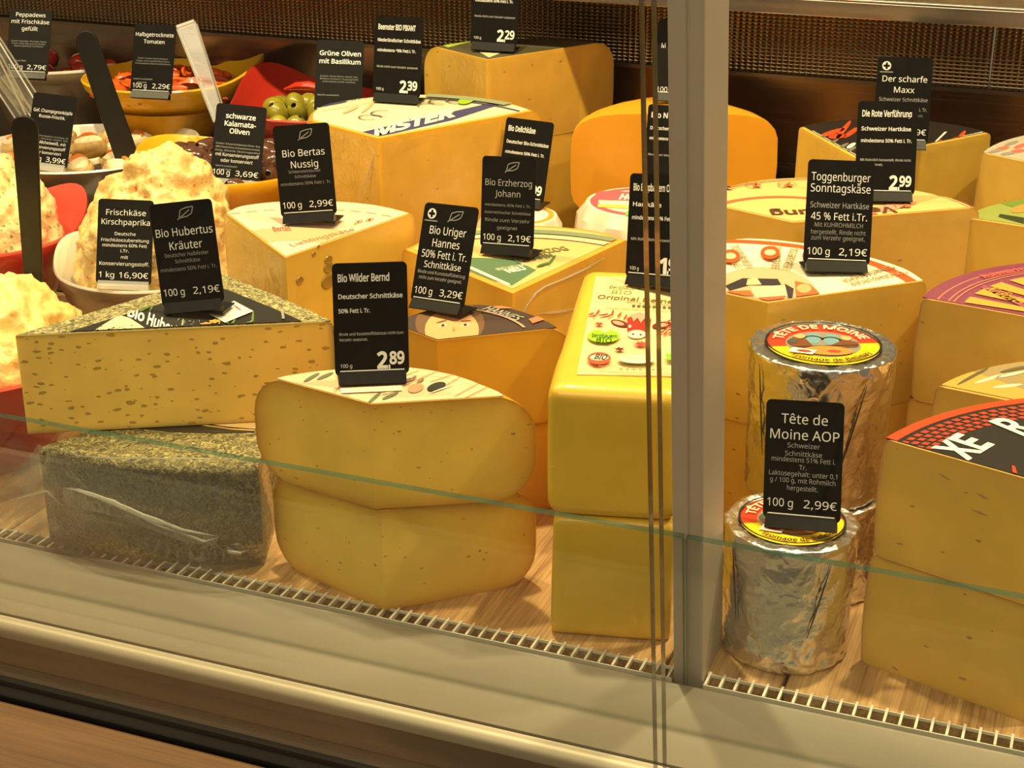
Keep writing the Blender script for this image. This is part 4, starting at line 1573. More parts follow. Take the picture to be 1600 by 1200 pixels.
P.arc_text('Die Rote Verführung  Die Rote Verführung', *cc, rr - .019, radians(105), 0.0062, ink((160, 96, 50)))
P.arc_text('aus Rohmilch der Schweiz', *A, .088, radians(120), 0.0062, ink((160, 96, 50)))

A = tuple(at(1340, 249, 0.222)[:2])
MX0 = Wedge('cheese_wedge', 'yellow cheese wedge on the deck under the black and red labelled one', (A[0] + .003, A[1] + .003), pol(A, .181, 56), pol(A, .180, 88), pol(A, .133, 125), 0.0, 0.1165, M_MAXX, shoulder=0.006)
MX = Wedge('cheese_wedge', 'yellow cheese wedge with black and red label at the back right', A, None, None, None, 0.117, 0.222, M_MAXX, rim=[(56, .188), (68, .191), (88, .185), (112, .155), (125, .138)], shoulder=0.005, rind_mat=M_RINDB)
MX.paper(PAPER((40, 34, 30)), 0.004, 0.004)
P = MX.pr()
z = MX.zt
FLAME = ink((222, 74, 34))
P.put('red_flames', [pe(z, x, y, rx, .006, a, 12) for x, y, rx, a in
                     ((1300, 207, .018, .3), (1318, 203, .016, .9), (1308, 213, .012, .1), (1330, 207, .012, .6), (1445, 236, .016, .3), (1460, 230, .014, .8), (1482, 222, .018, .4), (1500, 215, .012, .9), (1492, 226, .010, .2), (1430, 243, .010, .2))], FLAME, world=True)
P.put('white_lines', [px(z, (1266, 205), (1270, 204), (1338, 242), (1336, 245)), px(z, (1450, 232), (1454, 231), (1480, 206), (1476, 206)), px(z, (1450, 232), (1453, 228), (1480, 231), (1478, 234)),
                      px(z, (1502, 213), (1506, 213), (1540, 207), (1534, 206))], W_INK, world=True)
P.put('grey_motif', [pe(z, x, y, .008, .004, .5, 10) for x, y in ((1302, 222), (1318, 228), (1282, 216), (1330, 234))], ink((120, 112, 98)), world=True)
P.put('white_lines', [pe(z, 1330, 228, .007, .005, .5, 12)], W_INK, world=True)

# --- hard cheese quarters along the right edge (their tips lie beyond the frame)
def quarter(name_label, low_label, Lp, Bp, Rp, Fp, z1, zm, z0, paper, mat=M_HARD, both=True, shoulder=0.005, rim=0.004, cut=.001):
    """Lp = left end of the cut face, Bp / Rp = rind points on the back, Fp = point of the cut-face line further right (photo positions)."""
    L3, B3, R3, F3 = [at(*q, z1) for q in (Lp, Bp, Rp, Fp)]
    cc, rr = circle3(L3, B3, R3)
    d = Vector((F3.x - L3.x, F3.y - L3.y, 0)).normalized()
    rr = 0.118
    A = (L3.x + d.x * rr, L3.y + d.y * rr)
    a0 = math.degrees(atan2(L3.y - A[1], L3.x - A[0])) % 360
    amid = math.degrees(atan2(B3.y - A[1], B3.x - A[0])) % 360
    rB = hypot(B3.x - A[0], B3.y - A[1])
    rR = hypot(R3.x - A[0], R3.y - A[1])
    aR = math.degrees(atan2(R3.y - A[1], R3.x - A[0])) % 360
    c3, r3 = circle3(L3, B3, R3)
    e0 = atan2(R3.y - c3[1], R3.x - c3[0]) - radians(6)
    E = (c3[0] + r3 * cos(e0), c3[1] + r3 * sin(e0))
    low = None
    if both:
        low = Wedge('cheese_wedge', low_label, (A[0] + .003, A[1] + .004), (E[0] + .003, E[1] + .002), (B3.x - .001, B3.y + .003), (L3.x - .002, L3.y + .004), z0, zm - .0006, mat, shoulder=shoulder, rind_mat=M_RINDB)
    w_ = Wedge('cheese_wedge', name_label, A, E, tuple(B3[:2]), tuple(L3[:2]), zm, z1, mat, shoulder=shoulder, rind_mat=M_RINDB)
    w_.paper(PAPER(paper), rim, cut)
    return w_, w_.pr(), low


T, P, Tlow = quarter('hard cheese wedge with black label and red checked border, right front', 'hard cheese wedge on the deck, lower of the right front stack',
                     (1380, 685), (1470, 646), (1600, 622), (1600, 747), 0.170, 0.0855, 0.0, (38, 34, 31), rim=0.0015)
z = T.zt
cc, rr = circle3(T.R, at(1470, 646, .17), T.L)
RB = ink((206, 66, 32))
P.put('red_border', ring(*cc, rr - .009, rr - .0005, 0, 2 * pi, 140), RB, world=True)
chk = []
for row in range(4):
    r0 = rr - .0125 - row * .0052
    nn = int(2 * pi * rr / .0085)
    for k in range(nn):
        a0 = (k + .5 * (row % 2)) * 2 * pi / nn
        chk.append([(cc[0] + (r0 - .0038) * cos(a0), cc[1] + (r0 - .0038) * sin(a0)), (cc[0] + r0 * cos(a0 + .006), cc[1] + r0 * sin(a0 + .006)),
                    (cc[0] + r0 * cos(a0 + .034), cc[1] + r0 * sin(a0 + .034)), (cc[0] + (r0 - .0038) * cos(a0 + .024), cc[1] + (r0 - .0038) * sin(a0 + .024))])
P.put('checked_border', chk, ink((168, 62, 42)), world=True)
span(P, 'XE', *px(z, (1512, 718), (1552, 694)), 0.024, W_INK, bold=0.03)
span(P, 'LU', *px(z, (1462, 742), (1500, 724)), 0.024, W_INK, bold=0.03)
span(P, 'R', *px(z, (1594, 682), (1622, 672)), 0.026, W_INK, bold=0.03)
P.put('red_stroke', [px(z, (1581, 728), (1586, 730), (1590, 744), (1582, 742))], RB, world=True)
for pts in (((1467, 740), (1475, 744), (1484, 750)), ((1526, 770), (1536, 776), (1545, 780)), ((1518, 796), (1530, 800), (1544, 806)), ((1400, 848), (1411, 850))):
    ln = Vector((T.L[0] - T.A[0], T.L[1] - T.A[1], 0)).normalized()
    nr = Vector((-ln.y, ln.x, 0))
    if nr.y > 0:
        nr = -nr
    fold(T.root, [onface(x, y, T.A, nr, 0.0002) for x, y in pts], 0.0006, name='nick', mat=plain('nick_brown', (0.30, 0.19, 0.06), rough=0.5))
Tlow.paper(PAPER((48, 38, 34)), 0.0015, 0.004)
P = Tlow.pr()
P.put('red_border', ring(*cc, rr - .016, rr - .0005, 0, 2 * pi, 140), RB, world=True)

S_, P, Slow = quarter('hard cheese wedge with grey film label, behind the black-labelled one', 'hard cheese wedge underneath the grey film-labelled one',
                      (1460, 602), (1520, 577), (1600, 562), (1600, 630), 0.166, 0.086, 0.0, (150, 132, 92), rim=0.004, cut=0.002)
z = S_.zt
P.put('amber_band', ring(*S_.A, .0, .5, radians(150), radians(172), 20), ink((206, 150, 70)), world=True)
P.put('silver_swash', [pe(z, x, y, .020, .004, a, 14) for x, y, a in ((1545, 592, .3), (1580, 585, .2), (1575, 603, .1))], ink((206, 200, 176)), world=True)
P.put('dark_swash', [pe(z, x, y, .024, .004, a, 14) for x, y, a in ((1520, 588, .5), (1590, 576, .2))], ink((92, 84, 62)), world=True)

PU, P, PUlow = quarter('hard cheese wedge with purple and gold sunray label', 'hard cheese wedge with a dark red rim under the purple-labelled one',
                       (1438, 465), (1500, 430), (1600, 411), (1600, 494), 0.20, 0.118, 0.0, (128, 58, 84), rim=0.0015)
z = PU.zt
cc, rr = circle3(PU.R, at(1500, 430, .2), PU.L)
GOLD = ink((216, 150, 66))
for r0 in (.012, .020, .024):
    P.put('gold_ring', ring(*cc, rr - r0 - .0016, rr - r0, 0, 2 * pi, 90), ink((176, 110, 96)), world=True)
for k in range(36):
    a = 2 * pi * k / 36
    P.put('gold_rays', [[(cc[0] + .03 * cos(a - .02), cc[1] + .03 * sin(a - .02)), (cc[0] + (rr - .032) * cos(a - .055), cc[1] + (rr - .032) * sin(a - .055)),
                         (cc[0] + (rr - .032) * cos(a + .055), cc[1] + (rr - .032) * sin(a + .055)), (cc[0] + .03 * cos(a + .02), cc[1] + .03 * sin(a + .02))]], GOLD, world=True) if 8 < k < 22 else None
    P.layer = 5
P.put('purple_scroll', [px(z, (1532, 450), (1538, 446), (1600, 474), (1600, 482))], ink((150, 78, 92)), world=True)
span(P, 'Kräuter', *px(z, (1536, 452), (1596, 478)), 0.012, GOLD, bold=0.01, shear=.2)
span(P, 'Rohmilch', *px(z, (1538, 436), (1600, 424)), 0.007, ink((226, 90, 80)), bold=0.02)
PUlow.paper(plain('dark_red_rim', lin((90, 30, 34)), rough=0.3, coat=0.5), 0.0012, 0.001, name='wax_top')

GN, P, GNlow = quarter('hard cheese wedge with green label', 'hard cheese wedge under the green-labelled one by the right edge', (1503, 340), (1545, 321), (1600, 311), (1600, 354), 0.20, 0.105, 0.0, (150, 160, 80), rim=0.003, cut=0.003)
z = GN.zt
P.put('dark_bar', [px(z, (1562, 334), (1600, 340), (1600, 350), (1560, 339))], ink((52, 60, 32)), world=True)
P.put('green_ring', ring(*GN.A, .0, .5, radians(110), radians(140), 20), ink((110, 136, 56)), world=True)
P.put('gold_spot', [pe(z, 1597, 326, .016, .010, .2, 20)], ink((206, 140, 70)), world=True)
GY, P, GYlow = quarter('hard cheese wedge with pale grey and red label at the back right edge', 'hard cheese wedge under the grey-labelled one at the back right', (1532, 238), (1560, 222), (1600, 211), (1600, 252), 0.22, 0.110, 0.0, (196, 184, 166), rim=0.003, cut=0.002)
z = GY.zt
P.put('red_print', [pe(z, x, y, .010, .005, a, 12) for x, y, a in ((1566, 232, .2), (1595, 228, .3), (1590, 236, .1))], ink((214, 110, 90)), world=True)
P.put('grey_print', [pe(z, x, y, .010, .004, a, 12) for x, y, a in ((1555, 236, .2), (1580, 224, .3), (1575, 240, .1))], ink((150, 142, 130)), world=True)


# cling film over the cut faces
for w_, ends in ((BE, 'L'), (GO, 'LR'), (ER, 'R'), (RO, 'R'), (MX, 'LR'), (TG, 'R'), (BK, 'LR')):
    for e in ends:
        cling(w_, w_.L if e == 'L' else w_.R, 3.7 * len(w_.root.name) + ord(e) + w_.A[0] * 50, u1=.97 if w_.shoulder < .01 else .72,
              amp=.0024 if w_ in (BE, GO) else .0012)

# --- foil-wrapped cylinders
def foil_cylinder(label, c, r0, r1, z0, z1, seed, printed=True):
    root = empty('foil_wrapped_cheese', (c[0], c[1], z0), label, 'cheese')
    n, rows = 150, 46
    h = z1 - z0
    vs_, fs = [], []
    rnd = random.Random(seed)
    off = Vector((seed * 3.1, seed * 1.7, 0))
    pr_ = [(0.0, 0.0, 0)]
    path = []
    for j in range(rows + 1):
        t = j / rows
        path.append((r0 + (r1 - r0) * t, h * t, 1.0))
    path[0] = (path[0][0] - .0015, 0, 1)
    for k in range(1, 5):
        a = k / 4 * pi / 2
        path.append((r1 - .003 + .003 * cos(a), h + .0012 * sin(a), 1.0))
    for k in range(1, 6):
        path.append((r1 - .003 - .0022 * k, h + .0010 - .0002 * k, 0.75))
    for j, (r, zz, amp) in enumerate(path):
        for i in range(n):
            a = 2 * pi * i / n
            p = Vector((cos(a) * r, sin(a) * r, zz))
            rim_ = 1.8 if zz > h * .93 else 1.0
            d = noise.fractal(p * 90 + off, 0.8, 2.2, 4) * 0.0010 * rim_
            cr = abs(noise.noise(Vector((p.x * 40, p.y * 40, p.z * 22)) + off)) ** 0.6
            d += (cr - .45) * 0.0016
            foot = max(0, 1 - zz / (h * .35))
            d += foot * abs(noise.noise(p * 110 + off)) * 0.0028
            d *= amp
            nz = Vector((cos(a), sin(a), 0)) if j <= rows + 2 else Vector((0, 0, .7))
            v = p + nz * d
            v.z = max(v.z, 0.0002)
            vs_.append(v)
    m = len(path)
    for j in range(m - 1):
        for i in range(n):
            k = (i + 1) % n
            fs.append((j * n + i, j * n + k, (j + 1) * n + k, (j + 1) * n + i))
    fs.append(tuple(range(n))[::-1])
    fs.append(tuple((m - 1) * n + i for i in range(n)))
    build('foil_wrap', vs_, fs, M_FOIL, root, angle=60)
    # fold lines of the wrapper, crease shade painted as dark strips
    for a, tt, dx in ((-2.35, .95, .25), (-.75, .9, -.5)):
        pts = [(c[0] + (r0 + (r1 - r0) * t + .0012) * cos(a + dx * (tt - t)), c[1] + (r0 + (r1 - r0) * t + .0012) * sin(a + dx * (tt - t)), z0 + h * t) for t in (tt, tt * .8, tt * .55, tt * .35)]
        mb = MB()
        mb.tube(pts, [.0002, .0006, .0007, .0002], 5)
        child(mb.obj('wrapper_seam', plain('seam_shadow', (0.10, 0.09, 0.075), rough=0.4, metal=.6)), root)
    if printed:
        zt = z1 + .0004
        out = ellipse(c[0], c[1], r1 * .80, r1 * .80, 0, 48)
        mb = MB()
        mb.prism(out, zt - .0016, zt + .0004)
        lo = child(mb.obj('round_label', ink((32, 28, 24)), None, smooth=False), root)
        P = Print(lo, out, zt + .0006, c, radians(10))
        R = r1 * .78
        P.put('yellow_ring', ring(0, 0, R * .62, R, radians(198), radians(375), 40), ink((240, 200, 20)))
        P.put('red_ring', ring(0, 0, R * .62, R, radians(15), radians(198), 40), ink((206, 58, 30)))
        P.put('picture', [ellipse(0, 0, R * .66, R * .62, 0, 36)], ink((136, 128, 116)))
        P.put('window_arches', [ellipse(-R * .18, R * .25, R * .14, R * .28, 0, 20), ellipse(R * .14, R * .25, R * .14, R * .28, 0, 20)], ink((110, 150, 160)))
        P.put('window_frame', [(q) for q in ring(-R * .18, R * .2, R * .14, R * .18, 0, pi, 14) + ring(R * .14, R * .2, R * .14, R * .18, 0, pi, 14)], K_INK)
        P.put('monk_robes', [[(-R * .62, -R * .1), (-R * .55, R * .22), (-R * .3, R * .15), (-R * .12, -R * .28), (-R * .45, -R * .35)], [(R * .1, -R * .1), (R * .35, R * .25), (R * .62, R * .2), (R * .6, -R * .05), (R * .2, -R * .2)]], ink((112, 66, 36)))
        P.put('table_edge', [[(-R * .5, -R * .30), (R * .62, R * .02), (R * .62, R * .07), (-R * .5, -R * .24)]], ink((70, 44, 28)))
        P.put('side_window', [[(-R * .64, -R * .02), (-R * .50, -R * .12), (-R * .44, R * .06), (-R * .58, R * .14)]], ink((70, 80, 70)))
        P.put('monk_faces', [ellipse(-R * .42, R * .28, R * .10, R * .12, 0, 14), ellipse(R * .40, R * .34, R * .10, R * .12, 0, 14)], ink((222, 160, 110)))
        P.put('table_cheese', [ellipse(R * .1, -R * .36, R * .42, R * .22, .1, 24)], ink((228, 130, 60)))
        P.put('table_cheese', [ellipse(R * .2, -R * .38, R * .12, R * .07, .1, 14)], ink((206, 70, 40)))
        P.put('origin_sticker', [[(-R * .60, -R * .55), (-R * .18, -R * .62), (-R * .10, -R * .40), (-R * .52, -R * .32)]], ink((240, 230, 214)))
        P.put('origin_sticker', [ellipse(-R * .32, -R * .48, R * .13, R * .06, -.1, 12)], ink((206, 60, 36)))
        P.arc_text('TÊTE DE MOINE', 0, 0, R * .71, radians(100), R * .25, ink((246, 232, 190)), bold=0.02)
        P.arc_text('Fromage de Bellelay', 0, 0, R * .92, radians(285), R * .17, ink((46, 34, 12)), bold=.03, inside=True)
        P.put('black_outline', ring(0, 0, R * .985, R * 1.03, 0, 2 * pi, 48), K_INK)
    return root


c = at(1235, 815, 0.095)
fc1 = foil_cylinder('shorter foil cylinder with red and yellow label, standing in front of the taller one', (c.x + .001, c.y), .0425, .0452, 0.0, 0.095, 1.3)
c = at(1286, 540, 0.187)
fc2 = foil_cylinder('taller foil cylinder with red and yellow label, behind the shorter one', (c.x, c.y), .0490, .0512, 0.078, 0.187, 2.7)
fc3 = foil_cylinder('plain crumpled foil cylinder carrying the taller one', (c.x + .006, c.y + .002), .0480, .0490, 0.0, 0.0765, 4.1, printed=False)


# ------------------------------------------------------------------ bowls and delicatessen on the left
def bowl(label, c, r, z0, zr, tip, lift, m_in, m_out, oval=1.0, foot=0.55):
    root = empty('serving_bowl', (c[0], c[1], z0), label, 'bowl')
    n = 64
    h = zr - z0
    outer = [(0.0, 0.0), (foot, 0.0), (foot + .03, .05), (foot + .17, .30), (foot + .31, .62), (.97, .88), (1.0, 1.0)]
    inner = [(.965, 1.0), (.93, .86), (foot + .26, .60), (foot + .10, .30), (foot - .06, .10), (0.0, .07)]
    prof_ = outer + [(.985, 1.025)] + inner
    vs_, fs, mi = [], [], []
    for j, (k, t) in enumerate(prof_):
        for i in range(n):
            a = 2 * pi * i / n
            L_ = 0.0
            for tp in tip:
                d = cos(a - radians(tp))
                L_ += max(0, d) ** 8
            ext = 1 + 0.16 * L_ * t
            x, y = r * k * ext * cos(a), r * k * ext * sin(a)
            ct, st = cos(radians(tip[0])) if tip else 1, sin(radians(tip[0])) if tip else 0
            u, v = x * ct + y * st, -x * st + y * ct
            v *= oval
            vs_.append((u * ct - v * st, u * st + v * ct, h * t + lift * L_ * t ** 2))
    m = len(prof_)
    for j in range(m - 1):
        for i in range(n):
            k = (i + 1) % n
            fs.append((j * n + i, j * n + k, (j + 1) * n + k, (j + 1) * n + i))
            mi.append(0 if j < len(outer) - 1 else 1)
    o = build('bowl_shell', vs_, fs, [m_out, m_in], root, idx=mi, angle=50)
    return root


def filling(name, label, c, r, z, mat, cat='oil', dome=0.0):
    vs_ = [(c[0], c[1], z + dome)]
    fs = []
    n = 40
    for j, k in enumerate((.35, .7, 1.0)):
        for i in range(n):
            a = 2 * pi * i / n
            vs_.append((c[0] + r * k * cos(a), c[1] + r * k * sin(a), z + dome * (1 - k * k) + .0006 * noise.noise(Vector((k * 9, a * 3, z * 90)))))
    for i in range(n):
        fs.append((0, 1 + i, 1 + (i + 1) % n))
    for j in range(2):
        for i in range(n):
            k = (i + 1) % n
            a = 1 + j * n
            fs.append((a + i, a + n + i, a + n + k, a + k))
    o = build(name, vs_, fs, mat)
    return tag_obj(o, label, cat, kind='stuff')


MEL = lambda n, rgb: plain('melamine_' + n, lin(rgb), rough=0.25, spec=0.5, coat=0.3)
M_YEL, M_RED, M_WHI, M_GRY = MEL('yellow', (236, 178, 30)), MEL('red', (176, 44, 30)), MEL('white', (232, 226, 214)), MEL('taupe', (120, 104, 84))
M_PINKR = MEL('coral', (214, 84, 70))

# supports: dark steps that lift the back bowls
st = MB()
st.box(-1.75, -0.775, 1.40, 1.74, 0.0, 0.062)
o = bevel(st.obj('display_step', M_STEEL_DARK, None, smooth=False), .002, 1)
tag_obj(o, 'low dark step under the rear bowls', 'riser')
st = MB()
st.box(-1.24, -0.80, 1.628, 1.738, 0.0624, 0.118)
o = bevel(st.obj('display_step', M_STEEL_DARK, None, smooth=False), .002, 1)
tag_obj(o, 'narrow upper dark step lifting the tomato and green olive bowls', 'riser')

KI = (-0.883, 1.270)
CH = (-1.130, 1.506)
KA = (-0.895, 1.443)
TO = (-1.108, 1.662)
OL = (-0.882, 1.620)
PE = (-1.33, 1.745)
B7 = (-0.900, 1.015)
B8 = (-1.100, 1.272)
bw_k = bowl('taupe bowl with white inside holding the cherry pepper cream cheese', KI, 0.094, 0.0, 0.100, (170,), 0.012, M_WHI, M_GRY)
bw_c = bowl('taupe bowl with white inside holding stuffed mushrooms', CH, 0.118, 0.0626, 0.140, (40, 220), 0.006, M_WHI, M_GRY)
bw_a = bowl('yellow bowl of dark olives', KA, 0.100, 0.0626, 0.160, (165,), 0.010, M_YEL, M_YEL, foot=0.42)
bw_t = bowl('yellow bowl of semi-dried tomatoes at the back', TO, 0.104, 0.1186, 0.197, (25,), 0.022, M_YEL, M_YEL, foot=0.45)
bw_o = bowl('red bowl of green olives beside the large golden wedge', OL, 0.098, 0.1186, 0.189, (150,), 0.028, M_RED, M_PINKR, foot=0.45)
bw_p = bowl('white bowl of stuffed cherry peppers at the back left', PE, 0.118, 0.0626, 0.190, (30,), 0.01, M_WHI, M_GRY, foot=0.45)
bw_7 = bowl('red bowl of yellow cream cheese at the left front', B7, 0.112, 0.0, 0.098, (200,), 0.012, M_PINKR, M_RED, foot=0.5)
bw_8 = bowl('red bowl of herb cream cheese at the left edge', B8, 0.108, 0.0, 0.110, (65,), 0.022, M_PINKR, M_RED, foot=0.5)


def cream(name, label, c, rx, ry, z0, top, seed, mat, peak=(0, 0), rot=0.0, rough=0.012):
    bm = bmesh.new()
    bmesh.ops.create_icosphere(bm, subdivisions=6, radius=1.0)
    off = Vector((seed * 7.3, seed * 2.9, seed))
    h = top - z0
    cr, sr = cos(rot), sin(rot)
    for v in bm.verts:
        p = v.co.copy()
        t = max(p.z, -0.25)
        x, y = p.x * rx, p.y * ry
        zz = z0 + (max(p.z, 0) ** 0.85) * h + min(p.z, 0) * 0.02
        k = max(p.z, 0)
        x += peak[0] * k
        y += peak[1] * k
        q = Vector((x, y, zz))
        d = noise.fractal(q * 22 + off, 1.0, 2.0, 3) * rough * 1.2
        d += (0.5 - abs(noise.noise(q * 48 + off))) * rough * 0.9
        d += noise.fractal(q * 120 + off, 0.7, 2.1, 3) * rough * 0.35
        nrm = Vector((p.x / rx, p.y / ry, p.z / max(h, .02))).normalized()
        q += nrm * d * (0.35 + 0.65 * min(1, (p.z + .3)))
        v.co = Vector((c[0] + q.x * cr - q.y * sr, c[1] + q.x * sr + q.y * cr, max(q.z, z0 - .03)))
    me = bpy.data.meshes.new(name)
    bm.to_mesh(me)
    bm.free()
    me.materials.append(mat)
    me.polygons.foreach_set('use_smooth', [True] * len(me.polygons))
    o = bpy.data.objects.new(name, me)
    COL.objects.link(o)
    return tag_obj(o, label, 'cream cheese')


def cream_mat(name, base, fleck, size, scale):
    m, nt, b = new_mat(name)
    L = nt.links.new
    tc = nd(nt, 'ShaderNodeTexCoord')
    vo = nd(nt, 'ShaderNodeTexVoronoi')
    vo.inputs['Scale'].default_value = scale
    L(tc.outputs['Object'], vo.inputs['Vector'])
    sp = nd(nt, 'ShaderNodeSeparateColor')
    L(vo.outputs['Color'], sp.inputs[0])
    mu = nd(nt, 'ShaderNodeMath', operation='MULTIPLY')
    L(sp.outputs[0], mu.inputs[0])
    mu.inputs[1].default_value = size
    lt = nd(nt, 'ShaderNodeMath', operation='LESS_THAN')
    L(vo.outputs['Distance'], lt.inputs[0])
    L(mu.outputs[0], lt.inputs[1])
    n = nd(nt, 'ShaderNodeTexNoise')
    n.inputs['Scale'].default_value = 45
    n.inputs['Detail'].default_value = 4
    L(tc.outputs['Object'], n.inputs['Vector'])
    cr = nd(nt, 'ShaderNodeValToRGB')
    cr.color_ramp.elements[0].position = .35
    cr.color_ramp.elements[0].color = (base[0] * .88, base[1] * .78, base[2] * .6, 1)
    cr.color_ramp.elements[1].position = .6
    cr.color_ramp.elements[1].color = (*base, 1)
    L(n.outputs['Fac'], cr.inputs[0])
    mx = nd(nt, 'ShaderNodeMix', data_type='RGBA')
    L(lt.outputs[0], mx.inputs['Factor'])
    L(cr.outputs[0], mx.inputs['A'])
    mx.inputs['B'].default_value = (*fleck, 1)
    L(mx.outputs['Result'], b.inputs['Base Color'])
    b.inputs['Roughness'].default_value = .42
    b.inputs['Subsurface Weight'].default_value = .3
    b.inputs['Subsurface Radius'].default_value = (1, .7, .35)
    b.inputs['Subsurface Scale'].default_value = .004
    bp = nd(nt, 'ShaderNodeBump')
    bp.inputs['Strength'].default_value = .5
    bp.inputs['Distance'].default_value = .002
    n3 = nd(nt, 'ShaderNodeTexNoise')
    n3.inputs['Scale'].default_value = 260
    L(tc.outputs['Object'], n3.inputs['Vector'])
    L(n3.outputs['Fac'], bp.inputs['Height'])
    L(bp.outputs[0], b.inputs['Normal'])
    return m


CM1 = cream_mat('cream_pepper', (0.84, 0.62, 0.27), (0.72, 0.26, 0.07), 0.30, 110)
CM2 = cream_mat('cream_yellow', (0.84, 0.66, 0.26), (0.70, 0.48, 0.12), 0.25, 90)
CM3 = cream_mat('cream_herb', (0.82, 0.68, 0.36), (0.30, 0.32, 0.10), 0.38, 150)
cream('cream_cheese', 'fluffy cream cheese heaped in the taupe bowl behind the cherry pepper card', (KI[0] - .004, KI[1] + .012), .082, .066, .085, .198, 1.0, CM1, peak=(.008, .016), rough=.0115)
cream('cream_cheese', 'yellow cream cheese heaped at the left front', (B7[0] - .012, B7[1] + .01), .108, .098, .078, .152, 5.0, CM2, peak=(-.02, .0), rough=.013)
cream('cream_cheese', 'herb-flecked cream cheese at the left edge', (B8[0] - .025, B8[1] + .005), .105, .096, .092, .175, 9.0, CM3, rough=.011)

# --- olives, tomatoes, peppers, mushrooms: one of each, then copies
def revolve(name, prof_, mat, mats=None, n=14, squash=(1, 1, 1), wob=0.0, idx=None):
    vs_, fs, mi = [], [], []
    for j, (r, z) in enumerate(prof_):
        for i in range(n):
            a = 2 * pi * i / n
            k = 1 + wob * noise.noise(Vector((cos(a) * 2, sin(a) * 2, z * 90 + j)))
            vs_.append((r * k * cos(a) * squash[0], r * k * sin(a) * squash[1], z * squash[2]))
    for j in range(len(prof_) - 1):
        for i in range(n):
            k = (i + 1) % n
            fs.append((j * n + i, j * n + k, (j + 1) * n + k, (j + 1) * n + i))
            mi.append(idx[j] if idx else 0)
    fs.append(tuple(range(n))[::-1])
    mi.append(0)
    fs.append(tuple((len(prof_) - 1) * n + i for i in range(n)))
    mi.append(idx[-1] if idx else 0)
    return build(name, vs_, fs, mats or mat, idx=mi, angle=60)


def egg(r, l, hole=0.28, n=9):
    p = []
    for k in range(n + 1):
        a = pi * k / n
        p.append((max(r * sin(a), .0004), -l * cos(a)))
    p = p[:-1]
    p += [(r * hole, l * .955), (r * hole * .8, l * .90), (r * hole * .6, l * .55)]
    return p


def heap(c, r, z, dome, count, size, seed, tries=4000, layers=1):
    rnd = random.Random(seed)
    pts = []
    for _ in range(tries):
        if len(pts) >= count:
            break
        a, q = rnd.uniform(0, 2 * pi), sqrt(rnd.random())
        x, y = c[0] + r * q * cos(a), c[1] + r * q * sin(a)
        zz = z + dome * (1 - q * q) + rnd.uniform(0, size * .35)
        p = Vector((x, y, zz))
        if all((p - o_).length > size for o_ in pts):
            pts.append(p)
    return pts


def scatter(proto, pts, seed, tilt=(0.2, 1.5), scale=(0.9, 1.1), kids=True):
    rnd = random.Random(seed)
    first = True
    for p in pts:
        o = proto if first else proto.copy()
        if not first:
            COL.objects.link(o)
            for chd in proto.children:
                c2 = chd.copy()
                COL.objects.link(c2)
                c2.parent = o
        first = False
        o.location = p
        o.rotation_euler = (rnd.uniform(*tilt), 0, rnd.uniform(0, 2 * pi))
        s_ = rnd.uniform(*scale)
        o.scale = (s_, s_, s_)
    return proto


M_KAL = plain('dark_olive', lin((92, 56, 40)), rough=.22, coat=.6, var=.35, vscale=30)
M_GRO = plain('green_olive', lin((148, 138, 40)), rough=.25, coat=.5, var=.25, vscale=50)
M_HOLE = plain('pit_hole', (.02, .014, .008), rough=.6)
M_TOM = plain('dried_tomato', lin((214, 92, 28)), rough=.25, coat=.7, var=.35, vscale=60, bump=.4, bscale=150)
M_PEP = plain('cherry_pepper', lin((206, 50, 26)), rough=.2, coat=.7, var=.15)
M_FILL = plain('white_cheese_filling', lin((238, 220, 180)), rough=.5, bump=.4, bscale=200)
M_MUSH = plain('mushroom_cap', lin((196, 160, 104)), rough=.3, coat=.5, var=.25, vscale=40)
M_HERBP = plain('pepper_strip', lin((222, 120, 40)), rough=.3, coat=.6)

filling('marinade', 'dark brine between the olives in the yellow bowl', KA, .086, .142, plain('olive_oil', (.09, .055, .015), rough=.08, coat=.5), 'brine')
ko = revolve('black_olive', egg(.0105, .0150), None, [M_KAL, M_HOLE], idx=[0] * 9 + [1] * 4, n=14)
tag_obj(ko, 'brown kalamata olive in the yellow bowl', 'olive', 'dark olives in the yellow bowl')
scatter(ko, heap(KA, .084, .153, .014, 62, .0165, 3), 11, tilt=(.9, 1.9))
filling('marinade', 'oil between the green olives in the red bowl', OL, .082, .158, plain('green_oil', (.10, .075, .015), rough=.1, coat=.5), 'oil')
go = revolve('green_olive', egg(.0125, .0150), None, [M_GRO, M_HOLE], idx=[0] * 9 + [1] * 4, n=14)
tag_obj(go, 'green olive with a pit hole in the red bowl', 'olive', 'green olives in the red bowl')
scatter(go, heap((OL[0], OL[1] - .01), .074, .170, .014, 26, .0225, 8), 12, tilt=(.5, 2.2))

# red chilli strip between the green olives
mb = MB()
q0 = at(462, 136, .20)
mb.tube([q0 + Vector((-.016, 0, -.004)), q0 + Vector((0, .002, .001)), q0 + Vector((.016, .004, .002)), q0 + Vector((.034, .010, -.002))], [.0012, .0045, .0055, .004], 8)
tag_obj(mb.obj('chilli', M_PEP, None), 'pointed red chilli lying on the green olives', 'chilli')

filling('marinade', 'orange oil under the dried tomatoes', TO, .088, .166, plain('tomato_oil', (.20, .05, .008), rough=.1, coat=.5), 'oil')


